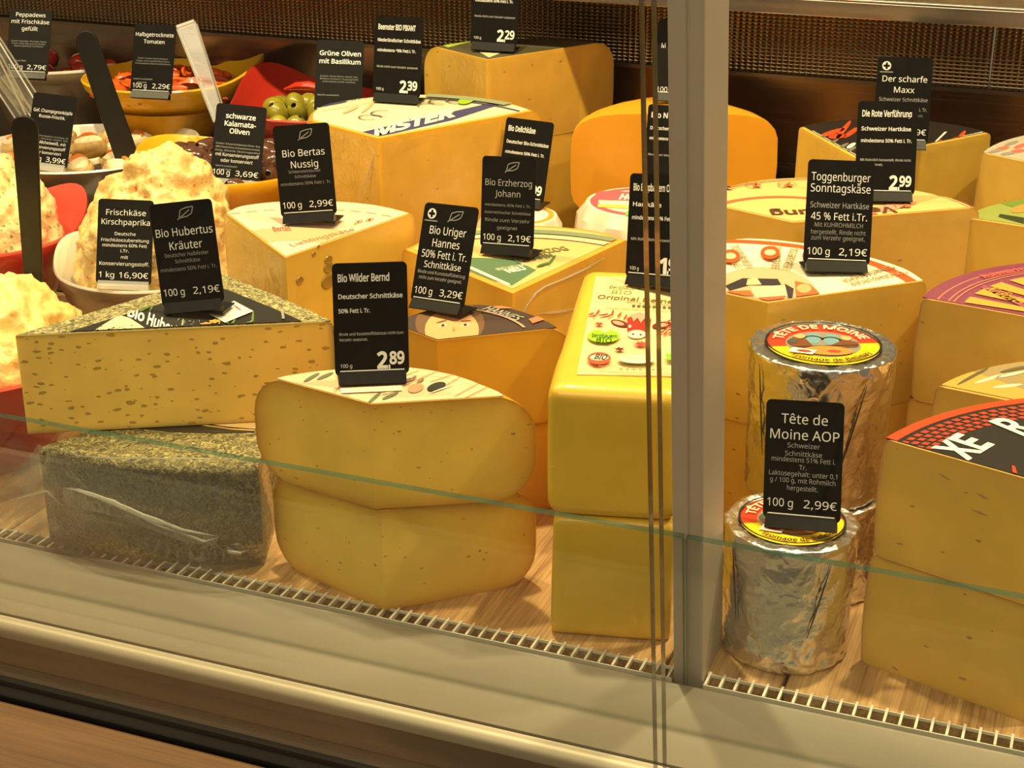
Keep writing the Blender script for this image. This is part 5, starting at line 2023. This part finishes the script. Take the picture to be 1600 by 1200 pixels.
def curl():
    vs_, fs = [], []
    nu, nv = 9, 6
    for i in range(nu):
        for j in range(nv):
            u, v = i / (nu - 1) - .5, j / (nv - 1) - .5
            wd = .0085 * (1 - (2 * u) ** 4 * .6)
            a = v * 2.2
            x = u * .034
            y = sin(a) * wd
            z = -cos(a) * wd * .8 + .010 * (1 - (2 * u) ** 2) * .4 + .0015 * noise.noise(Vector((u * 6, v * 6, 2)))
            vs_.append((x, y, z))
    n0 = len(vs_)
    for i in range(nu):
        for j in range(nv):
            u, v = i / (nu - 1) - .5, j / (nv - 1) - .5
            p = Vector(vs_[i * nv + j])
            vs_.append((p.x * .97, p.y * .72, p.z + .0026))
    q = lambda i, j, k=0: k * n0 + i * nv + j
    for i in range(nu - 1):
        for j in range(nv - 1):
            fs.append((q(i, j), q(i, j + 1), q(i + 1, j + 1), q(i + 1, j)))
            fs.append((q(i, j, 1), q(i + 1, j, 1), q(i + 1, j + 1, 1), q(i, j + 1, 1)))
    for i in range(nu - 1):
        fs.append((q(i, 0), q(i + 1, 0), q(i + 1, 0, 1), q(i, 0, 1)))
        fs.append((q(i, nv - 1), q(i, nv - 1, 1), q(i + 1, nv - 1, 1), q(i + 1, nv - 1)))
    for j in range(nv - 1):
        fs.append((q(0, j), q(0, j, 1), q(0, j + 1, 1), q(0, j + 1)))
        fs.append((q(nu - 1, j), q(nu - 1, j + 1), q(nu - 1, j + 1, 1), q(nu - 1, j, 1)))
    return build('dried_tomato', vs_, fs, M_TOM, angle=60)


tm = curl()
tag_obj(tm, 'curled orange-red dried tomato half in the rear yellow bowl', 'tomato', 'dried tomatoes in the rear yellow bowl')
scatter(tm, heap(TO, .086, .178, .024, 52, .0165, 21) , 22, tilt=(-.9, .9), scale=(.8, 1.15))

filling('marinade', 'red oil in the white bowl at the back left', PE, .098, .158, plain('pepper_oil', (.2, .04, .01), rough=.1, coat=.5), 'oil')
pe = revolve('cherry_pepper', [(.003, -.013), (.011, -.010), (.0155, -.002), (.0150, .006), (.0115, .011), (.009, .0115)], None, [M_PEP], n=16, wob=.12)
f_ = revolve('cheese_filling', [(.0085, .0095), (.0080, .0122), (.005, .0140), (.001, .0145)], M_FILL, n=12)
f_.parent = pe
tag_obj(pe, 'red cherry pepper stuffed with white cheese, back left bowl', 'pepper', 'stuffed cherry peppers in the white bowl')
scatter(pe, heap(PE, .092, .168, .012, 18, .030, 31), 32, tilt=(-.6, .8))

filling('marinade', 'yellow oil around the stuffed mushrooms', CH, .102, .116, plain('yellow_oil', (.42, .27, .055), rough=.08, coat=.6), 'oil')
mu_ = revolve('stuffed_mushroom', [(.004, -.006), (.014, -.004), (.0205, .003), (.0215, .009), (.019, .0135), (.0165, .0125)], M_MUSH, n=18, wob=.08)
f_ = revolve('cheese_filling', [(.0160, .0115), (.0145, .0165), (.009, .0200), (.002, .0205)], M_FILL, n=14, wob=.25)
f_.parent = mu_
mb = MB()
mb.tube([(-.012, -.004, .0195), (-.004, .001, .0215), (.005, .004, .0215), (.012, .003, .0190)], [.0012, .0026, .0026, .001], 7)
s3 = mb.obj('pepper_strip', M_HERBP, mu_)
tag_obj(mu_, 'pale mushroom cap stuffed with cheese and pepper in the taupe bowl', 'mushroom', 'stuffed mushrooms in the taupe bowl')
scatter(mu_, heap(CH, .086, .118, .004, 13, .040, 44), 45, tilt=(-.35, .35))


# --- black spreading spatulas and clear tongs
def spatula(label, p0, p1, w0, w1, th=.004, face=None):
    """Flat blade from the foot p0 up to the rounded grip p1."""
    p0, p1 = Vector(p0), Vector(p1)
    ax = (p1 - p0)
    l = ax.length
    ax.normalize()
    side = RT.copy()
    side = (side - ax * side.dot(ax)).normalized()
    nr = ax.cross(side)
    n = 12
    out = []
    for k in range(n + 1):
        t = k / n
        out.append((w0 + (w1 - w0) * (t ** 1.2), t * (l - w1)))
    poly = [(x, y) for x, y in out] + [(w1 * cos(a), l - w1 + w1 * sin(a)) for a in [pi * k / 8 for k in range(1, 8)]] + [(-x, y) for x, y in out[::-1]]
    mb = MB()
    base = len(poly)
    vs_ = []
    for s_ in (-th / 2, th / 2):
        for x, y in poly:
            vs_.append(p0 + side * x + ax * y + nr * s_)
    mb.add(vs_, [tuple(range(base))[::-1], tuple(range(base, 2 * base))] + [(i, (i + 1) % base, base + (i + 1) % base, base + i) for i in range(base)])
    o = bevel(mb.obj('spatula', plain('black_plastic', (.010, .009, .008), rough=.35, spec=.4), None, smooth=False), .0012, 2)
    return tag_obj(o, label, 'spatula')


spatula('black plastic spatula standing upright in the left front cream cheese', at(54, 462, .105), atY(38, 180, 1.125), .0085, .0118)
spatula('black plastic spatula leaning between the mushrooms and the dark olives', at(204, 262, .132), atY(130, 48, 1.475), .0135, .0125)


def tongs(label, p0, p1, wd, th=.010):
    """Clear plastic tongs: two long flat arms joined by a square bow at the top."""
    p0, p1 = Vector(p0), Vector(p1)
    ax = (p1 - p0)
    l = ax.length
    ax.normalize()
    side = (RT - ax * RT.dot(ax)).normalized()
    nr = side.cross(ax)
    root = empty('clear_tongs', p0, label, 'tongs')
    for s_ in (-1, 1):
        mb = MB()
        vs_ = []
        for t in (0, 1):
            for u in (-1, 1):
                for v in (-.0008, .0008):
                    vs_.append(p0 + ax * (t * (l - .004)) + side * (u * wd * (.55 + .45 * t)) + nr * (v + s_ * (th * .5 + (1 - t) * .006)))
        mb.add(vs_, [(0, 1, 3, 2), (4, 6, 7, 5), (0, 4, 5, 1), (2, 3, 7, 6), (0, 2, 6, 4), (1, 5, 7, 3)])
        child(mb.obj('arm', M_ACRYL, None, smooth=False), root)
        for u in (-1, 1):
            mb = MB()
            mb.tube([p0 + side * (u * wd * .55) + nr * (s_ * (th * .5 + .006)), p1 - ax * .004 + side * (u * wd) + nr * (s_ * th * .5)], .0011, 6)
            child(mb.obj('arm_edge', M_ACRYL_E, None), root)
    mb = MB()
    vs_ = []
    for u in (-1, 1):
        for t in (-.004, 0):
            for v in (-1, 1):
                vs_.append(p1 + side * (u * wd * 1.02) + ax * t + nr * (v * th * .6))
    mb.add(vs_, [(0, 1, 3, 2), (4, 6, 7, 5), (0, 4, 5, 1), (2, 3, 7, 6), (0, 2, 6, 4), (1, 5, 7, 3)])
    child(bevel(mb.obj('bow', M_ACRYL_E, None, smooth=False), .001, 2), root)
    return root


tongs('clear plastic tongs standing in the dark olive bowl', atY(345, 190, 1.50), atY(290, 36, 1.52), .0105)
tongs('clear plastic tongs at the left edge reaching over the mushrooms', atY(62, 178, 1.50), atY(-22, 60, 1.49), .0125)
tongs('clear plastic tongs at the left edge, the lower pair beside the spatula', atY(38, 182, 1.47), atY(-20, 85, 1.46), .0115)


# ------------------------------------------------------------------ film bag round the green herb wedge
def film_sheet(name, rows, mat, parent, sub=6, amp=.0025, seed=0, taper=1.0):
    """Sheet of crumpled film through rows of control points."""
    R_ = []
    for r in rows:
        pts = []
        for i in range(len(r) - 1):
            for k in range(sub):
                pts.append(Vector(r[i]).lerp(Vector(r[i + 1]), k / sub))
        pts.append(Vector(r[-1]))
        R_.append(pts)
    full = []
    for j in range(len(R_) - 1):
        for k in range(sub):
            full.append([a.lerp(b, k / sub) for a, b in zip(R_[j], R_[j + 1])])
    full.append(R_[-1])
    nn, m = len(full[0]), len(full)
    vs_ = []
    off = Vector((seed, seed * 2, 0))
    for row in full:
        for p in row:
            q = Vector(p)
            d = noise.fractal(Vector((q.x * 30 + q.z * 20, q.z * 55, q.y * 30)) + off, .8, 2.1, 3) * amp
            q += Vector((0.2 * d, -d, .35 * d))
            q.z = max(q.z, .0008)
            vs_.append(q)
    fs = [(j * nn + i, j * nn + i + 1, (j + 1) * nn + i + 1, (j + 1) * nn + i) for j in range(m - 1) for i in range(nn - 1)]
    return child(build(name, vs_, fs, mat, angle=75), parent)


bag = empty('plastic_bag', (-0.66, 0.91, 0.0), 'clear plastic bag crumpled around the green herb wedge', 'bag')
g = lambda x, y, Y: tuple(atY(x, y, Y))
zf = lambda x, y: tuple(at(x, y, .0012))
film_sheet('front_film', [
    [g(58, 694, .902), g(75, 700, .893), g(150, 714, .888), g(260, 716, .890), g(345, 718, .900), g(402, 716, .919), g(418, 722, .935)],
    [g(40, 745, .900), g(70, 750, .888), g(150, 760, .884), g(260, 765, .886), g(345, 770, .896), g(412, 768, .917), g(425, 770, .937)],
    [g(22, 800, .895), g(65, 800, .885), g(150, 806, .880), g(260, 815, .883), g(345, 822, .893), g(418, 820, .915), g(432, 822, .937)],
    [zf(30, 850), zf(65, 852), zf(150, 862), zf(260, 876), zf(345, 890), zf(418, 880), zf(434, 868)]], M_FILM, bag, seed=3)
film_sheet('left_tail', [
    [g(60, 694, .902), g(30, 730, .899), g(0, 762, .897), g(-40, 790, .896)],
    [g(66, 760, .888), g(32, 785, .893), g(0, 795, .895), g(-40, 808, .896)],
    [zf(66, 850), zf(30, 838), zf(0, 828), zf(-40, 822)]], M_PLEAT, bag, seed=8, amp=.004)
film_sheet('floor_film', [
    [zf(66, 853), zf(160, 862), zf(260, 876), zf(345, 890), zf(430, 872)],
    [zf(70, 862), zf(165, 874), zf(260, 888), zf(330, 896), zf(400, 884)]], M_FILM, bag, seed=13, amp=.002)
film_sheet('pleat', [[g(98, 762, .884), g(165, 780, .877), g(225, 806, .876), g(285, 828, .878), g(340, 838, .886)],
                     [g(98, 790, .883), g(165, 803, .876), g(225, 824, .875), g(285, 846, .877), g(340, 852, .885)]], M_PLEAT, bag, seed=21, amp=.001)
fold(bag, [g(98, 762, .886), g(122, 766, .881), g(165, 780, .879), g(225, 806, .878), g(285, 828, .880), g(340, 838, .888)], .0020)
fold(bag, [g(122, 768, .880), g(180, 790, .877), g(250, 822, .877), g(320, 846, .882), g(342, 840, .888)], .0011)
fold(bag, [zf(0, 790), g(30, 778, .890), g(62, 770, .886), g(74, 768, .884), g(84, 778, .884), g(97, 791, .884)], .0013)
fold(bag, [zf(350, 858), g(358, 862, .892), g(375, 864, .893), zf(408, 852)], .0012)
fold(bag, [g(100, 698, .893), g(120, 712, .890), g(180, 716, .888), g(280, 716, .890), g(400, 718, .918)], .0007)
fold(bag, [zf(345, 860), zf(352, 852), g(372, 850, .893), zf(388, 856)], .0009)


# ------------------------------------------------------------------ price cards
CW, CHH = 0.052, 0.0858


def price_card(loc, yaw, tilt, roll, label, lines, leaf=False, cross=False, clear=False, price_line=True, foot=True, name='price_card', drop=0.0):
    R_ = Matrix.Rotation(radians(yaw), 3, 'Z') @ Matrix.Rotation(radians(-tilt), 3, 'X') @ Matrix.Rotation(radians(roll), 3, 'Y')
    root = bpy.data.objects.new(name, None)
    root.empty_display_size = .02
    COL.objects.link(root)
    root.location = Vector(loc) + Vector((0, 0, CW * .5 * abs(sin(radians(roll))) * .7 + 0.0008 - drop))
    root.rotation_euler = R_.to_euler()
    tag_obj(root, label, 'price card')
    rr, wd, h = .0035, CW, CHH
    zb = .006
    out = []
    for cx, cz, a0 in ((wd / 2 - rr, h - rr, 0), (-wd / 2 + rr, h - rr, 90), (-wd / 2 + rr, zb + rr, 180), (wd / 2 - rr, zb + rr, 270)):
        for k in range(5):
            a = radians(a0 + k * 22.5)
            out.append((cx + rr * cos(a), cz + rr * sin(a)))
    mb = MB()
    n = len(out)
    mb.add([(x, 0, z) for x, z in out] + [(x, .0008, z) for x, z in out],
           [tuple(range(n)), tuple(range(n, 2 * n))[::-1]] + [(i, n + i, n + (i + 1) % n, (i + 1) % n) for i in range(n)])
    mb.obj('card', M_CARD, root, smooth=False)
    hm = M_ACRYL_E if clear else M_HOLDER
    mb = MB()
    hw_ = wd / 2 - .0022
    prof_ = [(-.0008, .0088), (-.0042, .0006), (-.0036, 0.0), (.0030, 0.0), (.0030, .004), (.0008, .007), (.0008, .0088)]
    m = len(prof_)
    mb.add([(x, y, z) for x in (-hw_, hw_) for y, z in prof_], [(i, (i + 1) % m, m + (i + 1) % m, m + i) for i in range(m)] + [tuple(range(m))[::-1], tuple(range(m, 2 * m))])
    mb.obj('holder', hm, root, smooth=False)
    if foot:
        mb = MB()
        inv = Matrix.Rotation(radians(roll), 3, 'Y').inverted() @ Matrix.Rotation(radians(tilt), 3, 'X')
        vs_ = [inv @ Vector((x, y, z)) for z in (0, .0012) for y in (0.0, .024) for x in (-hw_, hw_)]
        mb.add(vs_, [(0, 2, 3, 1), (4, 5, 7, 6), (0, 1, 5, 4), (2, 6, 7, 3), (0, 4, 6, 2), (1, 3, 7, 5)])
        mb.obj('holder_foot', hm, root, smooth=False)
    groups = {}
    for (s, x, yb, cap, wmm, st_) in lines:
        bold = {'i': .022, 'b': .018, 'p': .035}.get(st_[0], 0.0)
        tone = st_[1] if len(st_) > 1 else 'w'
        tr, w0 = text_tris(s, bold)
        size = cap / 1000 / CAP
        xs = wmm / 1000 / (w0 * size)
        ox = (26 - wmm / 2 if x == 'c' else x) / 1000 - wd / 2
        oz = h - yb / 1000
        g_ = groups.setdefault(tone, ([], []))
        for t in tr:
            k = len(g_[0])
            g_[0].extend([(ox + v[0] * size * xs, -.0003, oz + v[1] * size) for v in t])
            g_[1].append((k, k + 1, k + 2))
    for tone, (vs_, fs) in groups.items():
        build('lettering', vs_, fs, {'w': M_WHITE, 'g': M_GREYP, 'f': M_FINE}[tone], root, smooth=False)
    if price_line:
        mb = MB()
        mb.box(-wd / 2 + .0035, wd / 2 - .0035, -.0013, -.0009, .0092, .0099)
        mb.obj('white_line', M_WHITE, root, smooth=False)
    if leaf:
        mb = MB()
        cx, cz = (.004 if not cross else .006), h - .0085
        e_ = [(cx - .0062, cz - .0040), (cx - .0045, cz + .0020), (cx, cz + .0034), (cx + .0062, cz + .0040), (cx + .0046, cz - .0012), (cx + .0005, cz - .0033)]
        for k in range(6):
            a, b = Vector((e_[k][0], 0, e_[k][1])), Vector((e_[(k + 1) % 6][0], 0, e_[(k + 1) % 6][1]))
            d = (b - a).normalized() * .0004
            nn = Vector((-d.z, 0, d.x))
            mb.add([(q.x, -.0003, q.z) for q in (a - nn, b - nn, b + nn, a + nn)], [(0, 1, 2, 3)])
        a, b = Vector((cx - .0075, 0, cz - .0052)), Vector((cx + .003, 0, cz + .0016))
        d = (b - a).normalized() * .0004
        nn = Vector((-d.z, 0, d.x))
        mb.add([(q.x, -.0003, q.z) for q in (a - nn, b - nn, b + nn, a + nn)], [(0, 1, 2, 3)])
        mb.obj('leaf_emblem', M_FINE, root, smooth=False)
    if cross:
        mb = MB()
        cx, cz, r = -wd / 2 + .0085, h - .0085, .0042
        pts = ellipse(cx, cz, r, r, 0, 20)
        mb.add([(x, -.0003, z) for x, z in pts], [tuple(range(20))])
        o = mb.obj('cross_emblem', M_WHITE, root, smooth=False)
        mb = MB()
        for a_, b_ in ((.0030, .0010), (.0010, .0030)):
            mb.add([(cx - a_, -.00045, cz - b_), (cx + a_, -.00045, cz - b_), (cx + a_, -.00045, cz + b_), (cx - a_, -.00045, cz + b_)], [(0, 1, 2, 3)])
        mb.obj('cross_bars', M_CARD, o, smooth=False)
        mb = MB()
        mb.add([(cx - .0062, -.0003, cz - .0062), (cx + .0062, -.0003, cz - .0062), (cx + .0062, -.0003, cz - .0052), (cx - .0062, -.0003, cz - .0052)], [(0, 1, 2, 3)])
        mb.obj('emblem_caption', M_FINE, o, smooth=False)
    return root


def impact(name, nw, sub, sw, fat, fw, notes, euro, cent):
    L_ = [(name, 3.5, 13, 5.2, nw, 'iw'), (sub, 3.5, 25, 3.2, sw, 'bw'), (fat, 3.5, 35, 2.9, fw, 'bw')]
    for k, (t, w_) in enumerate(notes):
        L_.append((t, 3.5, 51 + 4 * k, 2.0, w_, 'bg'))
    L_ += [('100 g', 3.5, 74, 2.6, 8.5, 'nw'), (euro, 29.5, 75, 11.2, 7.5, 'pw'), ('.', 37.2, 75.2, 11, 1.6, 'pw'), (cent, 38.2, 72.2, 8.4, 10.6, 'pw')]
    return L_


def arial(lines, left, price, y=74.5, lw=18, pw=22.5):
    y -= 2.6
    if not left:
        return lines
    return lines + [(left, 2.2, y, 5.4, lw, 'nw'), (price, 49.5 - pw, y, 5.4, pw, 'nw')]


price_card((-0.468, 0.925, .1642), 30, 9, 1, 'black price card 2.89 on the upper wedge of the middle stack',
           impact('Bio Wilder Bernd', 36, 'Deutscher Schnittkäse', 45, '50% Fett i. Tr.', 22, [('Rinde und Kunststoffüberzug nicht zum', 45), ('Verzehr geeignet.', 20)], '2', '89'))
price_card((-0.654, 0.991, .1685), 9, 13, -9, 'black price card 2,19 on the speckled herb wedge',
           arial([('Bio Hubertus', 'c', 26, 6.2, 48, 'nw'), ('Kräuter', 'c', 36.5, 6.2, 28, 'nw'), ('Deutscher Halbfester', 'c', 42, 2.9, 37, 'nf'), ('Schnittkäse', 'c', 47, 2.9, 21, 'nf'),
                  ('mindestens 50% Fett i. Tr.', 'c', 53, 2.9, 47, 'nf')], '100 g', '2,19€'), leaf=True, price_line=False)
price_card((-0.659, 1.191, .1855), 9, 12, -7, 'black price card 2,99 on the pink-labelled nutty cheese',
           arial([('Bio Bertas', 'c', 27.5, 6.0, 40, 'nw'), ('Nussig', 'c', 37.5, 6.0, 26, 'nw'), ('lichtensteinischer', 'c', 42, 2.6, 30, 'nf'), ('Schnittkäse', 'c', 46.5, 2.6, 20, 'nf'),
                  ('mindestens 50% Fett i. Tr.', 'c', 52.5, 2.6, 47, 'nf')], '100 g', '2,99€', y=75), leaf=True)
price_card((-0.489, 1.081, .1615), -13, 22, -4, 'black price card 3,29 on the portrait-labelled cheese',
           arial([('Bio Uriger', 'c', 24.5, 6.4, 36, 'nw'), ('Hannes', 'c', 34.5, 6.4, 27, 'nw'), ('50% Fett i. Tr.', 'c', 43.5, 6.0, 44, 'nw'), ('Schnittkäse', 'c', 51.5, 5.2, 36, 'nw'),
                  ('Rinde und Kunststoffüberzug', 'c', 56.5, 2.6, 46, 'ng'), ('nicht zum Verzehr geeignet.', 'c', 61, 2.6, 42, 'ng')], '100 g', '3,29€', y=75.5), leaf=True, cross=True)
price_card((-0.491, 1.239, .1615), -5, 12, -4, 'black price card 2,19 on the green-labelled wedge',
           arial([('Bio Erzherzog', 'c', 25.5, 5.6, 46, 'ng'), ('Johann', 'c', 35, 5.6, 24, 'ng'), ('mindestens 45% Fett i. Tr.', 'c', 43.5, 2.4, 45, 'nf'), ('österreichischer Schnittkäse', 'c', 50, 2.4, 45, 'nf'),
                  ('Rinde zum Verzehr', 'c', 57, 3.0, 44, 'nf'), ('geeignet', 'c', 63.5, 3.0, 20, 'nf')], '100 g', '2,19€', y=76), leaf=True)
price_card((-0.701, 1.461, .2362), 4, 11, 0, 'black price card 2.39 on the large golden wedge',
           impact('Beemster BIO PIKANT', 41, 'Niederländischer Schnittkäse', 47, 'mindestens 48% Fett i. Tr.', 42, [('Rinde nicht zum Verzehr geeignet', 45)], '2', '39'), price_line=False)
price_card((-0.551, 1.424, .1512), -4, 16, 1, 'black price card half hidden behind the 2,19 card of the green-labelled wedge',
           impact('Bio Delichkäse', 30, 'Deutscher Bio-Schnittkäse', 46, 'mindestens 50% Fett i. Tr.', 43, [], '2', '99'))
price_card((-0.846, 1.373, .158), 23, 23, 6, 'black price card 3,69 clipped to the yellow bowl of dark olives',
           arial([('schwarze', 'c', 14.5, 5.0, 31, 'bw'), ('Kalamata-', 'c', 22.5, 5.0, 33, 'bw'), ('Oliven', 'c', 30, 5.0, 21, 'bw'), ('Zutaten: Schwarze Kalamata-Oliven, Salz,', 'c', 42, 1.8, 46, 'ng'),
                  ('48% Natürliche Antioxidationsmittel,', 'c', 45.5, 1.8, 46, 'ng'), ('Essig, Olivenöl, Säuerungsmittel', 'c', 49, 1.8, 46, 'ng'), ('mit Konservierungsstoff', 'c', 54, 3.4, 45, 'nw'), ('oder konserviert', 'c', 60, 3.4, 33, 'nw'), ('Gewicht unverbindlich', 5, 65, 1.6, 22, 'ng'), ('nach Maß', 9, 68.5, 1.6, 12, 'ng')],
                 '100 g', '3,69€', y=76, pw=24), clear=True, price_line=False, foot=False, drop=.006)
price_card((-0.859, 1.185, .104), 24, 22, 3, 'black price card 16,90 clipped to the taupe bowl of cream cheese',
           [('Frischkäse', 'c', 15, 5.2, 38, 'nw'), ('Kirschpaprika', 'c', 24, 5.2, 46, 'nw'), ('Deutsche', 'c', 34, 3.0, 20, 'nw'), ('Frischkäsezubereitung', 'c', 40, 3.0, 45, 'nw'), ('mindestens 60% Fett', 'c', 45, 3.0, 42, 'nw'), ('i.Tr.', 'c', 50, 3.0, 8, 'nw'),
            ('mit', 'c', 56, 3.0, 7, 'nw'), ('Konservierungsstoff.', 'c', 62.5, 3.4, 47, 'nw'), ('1 kg', 2.2, 74, 5.2, 15, 'nw'), ('16,90€', 21, 74, 5.2, 28, 'nw')], clear=True, price_line=False, foot=False, drop=.004)
price_card((-1.111, 1.410, .140), 10, 23, 4, 'black price card 3,99 clipped to the bowl of stuffed mushrooms',
           arial([('Gef. Champignonköpfe', 'c', 21, 3.6, 47, 'nw'), ('Russie-Frischk.', 'c', 27, 3.4, 32, 'nw'), ('Zutaten: Champignons, Frischkäse, Öl,', 'c', 48, 1.7, 46, 'nf'), ('Paprika, Gewürze, Zucker, Salz', 'c', 51, 1.7, 46, 'nf'),
                  ('mit Milcheiweiß, mit', 'c', 56, 3.2, 42, 'nw'), ('Konservierungsstoff', 'c', 61.5, 3.2, 43, 'nw'), ('oder konserviert', 'c', 67, 3.2, 34, 'nw')], '100 g', '3,99€', y=78, pw=24), clear=True, price_line=False, foot=False, drop=.004)
price_card((-1.056, 1.545, .197), 8, 20, 0, 'black price card 2,29 clipped to the bowl of dried tomatoes',
           arial([('Halbgetrocknete', 'c', 14, 4.4, 48, 'nw'), ('Tomaten', 'c', 22, 4.4, 26, 'nw'), ('Zutaten: Tomaten, Rapsöl, Knoblauch,', 'c', 40, 1.7, 38, 'nf'), ('Oregano, Säuerungsmittel Zitronensäure,', 'c', 43, 1.7, 42, 'nf'), ('Antioxidationsmittel Ascorbinsäure', 'c', 46, 1.7, 44, 'nf'),
                  ('Gewicht unverbindlich', 3, 64, 1.7, 24, 'ng'), ('nach Maß', 8, 68, 1.7, 12, 'ng')], '100 g', '2,29€', y=76, lw=18), foot=False, drop=.002)
price_card((-1.249, 1.571, .2), 19, 25, 2, 'black price card 2,79 at the bowl of stuffed cherry peppers',
           arial([('Peppadews', 'c', 9, 4.8, 37, 'nw'), ('mit Frischkäse', 'c', 17.5, 4.8, 47, 'nw'), ('gefüllt', 'c', 26, 4.8, 20, 'nw'), ('Zutaten: Peppadew, Frischkäse, Rapsöl,', 'c', 40, 1.8, 44, 'nf'), ('Zucker, Essig, Salz, Gewürze, Kräuter', 'c', 43, 1.8, 42, 'nf'), ('Säuerungsmittel, Knoblauch', 'c', 46, 1.8, 36, 'nf'),
                  ('nach Maß', 12, 64, 1.7, 12, 'ng')], '100 g', '2,79€', y=76, pw=24), foot=False, drop=.002)
price_card((-0.807, 1.532, .2), 20, 25, 2, 'black price card at the red bowl of green olives, partly behind the golden wedge',
           arial([('Grüne Oliven', 'c', 17, 5.0, 46, 'bw'), ('mit Basilikum', 'c', 26, 5.0, 46, 'bw'), ('Zutaten: Grüne Oliven, Rapsöl, Salz,', 'c', 41, 1.8, 42, 'nf'), ('Basilikum, Knoblauch, Säuerungsmittel', 'c', 44, 1.8, 42, 'nf'), ('Antioxidationsmittel, Gewürze', 'c', 47, 1.8, 36, 'nf'), ('Gewicht unverbindlich', 3, 62, 1.8, 24, 'ng')], '', '', y=76), foot=False, drop=.004)
price_card((-0.192, 1.177, .2015), 24, 18, 3, 'black price card 2,19 on the red-bordered mountain cheese',
           arial([('Toggenburger', 'c', 16, 6.2, 46, 'nw'), ('Sonntagskäse', 'c', 24.7, 6.2, 47, 'nw'), ('Schweizer Hartkäse', 'c', 36.8, 4.4, 46, 'ng'), ('45 % Fett i.Tr.', 'c', 46, 5.6, 44, 'nw'), ('Mit KUHROHMILCH', 'c', 51.5, 3.4, 38, 'nf'), ('hergestellt. Rinde nicht', 'c', 57, 3.4, 43, 'nf'), ('zum Verzehr geeignet.', 'c', 61.5, 3.4, 42, 'nf')], '100 g', '2,19€', y=75.5))
price_card((-0.185, 1.357, .2115), 21, 16, 1, 'black price card 2.99 on the orange-labelled cheese',
           impact('Die Rote Verführung', 43, 'Schweizer Hartkäse', 43, 'mindestens 50% Fett i. Tr.', 44, [('Mit Rohmilch hergestellt, Rinde nicht', 44), ('       geeignet.', 20)], '2', '99'))
price_card((-0.194, 1.499, .2235), 22, 15, 2, 'black price card on the black and red labelled back cheese',
           arial([('Der scharfe', 'c', 23, 5.4, 43, 'nw'), ('Maxx', 'c', 33, 5.4, 20, 'nw'), ('Schweizer Schnittkäse', 'c', 41, 3.4, 46, 'ng'), ('mindestens 48% Fett i. Tr.', 'c', 50, 3.4, 46, 'ng'), ('Mit Rohmilch hergestellt.', 'c', 55, 2.0, 40, 'nf')], '100 g', '2,79€'), cross=True)
price_card((-0.163, 0.942, .0968), -3, 16, -6, 'black price card 2,99 standing on the shorter foil cylinder',
           arial([('Tête de', 'c', 15.5, 6.4, 31, 'nw'), ('Moine AOP', 'c', 26, 6.4, 47, 'nw'), ('Schweizer', 'c', 31.5, 3.2, 22, 'ng'), ('Schnittkäse', 'c', 37, 3.2, 25, 'ng'), ('mindestens 51% Fett i.', 'c', 41, 3.2, 43, 'ng'), ('Tr.', 'c', 46, 3.2, 5, 'ng'), ('Laktosegehalt: unter 0,1', 'c', 50.5, 3.2, 46, 'ng'), ('g / 100 g, mit Rohmilch', 'c', 55, 3.2, 44, 'ng'), ('hergestellt.', 'c', 60, 3.2, 21, 'ng')], '100 g', '2,99€', y=74), foot=False)
price_card((-0.320, 1.115, .1920), -16, 13, -7, 'black price card on the block cheese with the cow label, half behind the post',
           impact('Bio Bergbauern Original', 44, 'Hartkäse', 26, 'mindestens 50% Fett i. Tr.', 44, [('Mit Rohmilch hergestellt', 40)], '1', '99'))
price_card((-0.643, 1.585, .2712), 7, 9, 1, 'black price card 2.29 on the back wedge near the air panel',
           impact('Bio Bauernkäse', 36, 'Schnittkäse', 30, 'mindestens 50% Fett i. Tr.', 42, [('Rinde nicht zum Verzehr geeignet', 45)], '2', '29'), price_line=False)
price_card((-0.447, 1.625, .2235), 14, 16, 1, 'black price card on the orange half wheel, mostly hidden behind the post',
           [('M', 4.5, 30, 5.4, 5, 'nw'), ('h', 13.5, 30, 5.4, 3, 'nw'), ('100 g', 2.2, 76, 5.4, 18, 'nw')], foot=False)
price_card(tuple(at(1043, 300, .1562)), 10, 12, 1, 'black price card on the pink-ringed white cheese, mostly hidden behind the post',
           impact('Bio N', 17, 'Deutscher Weichkäse', 40, 'mindestens 50% Fett i. Tr.', 42, [('Rinde zum Verzehr geeignet', 40)], '2', '49'))
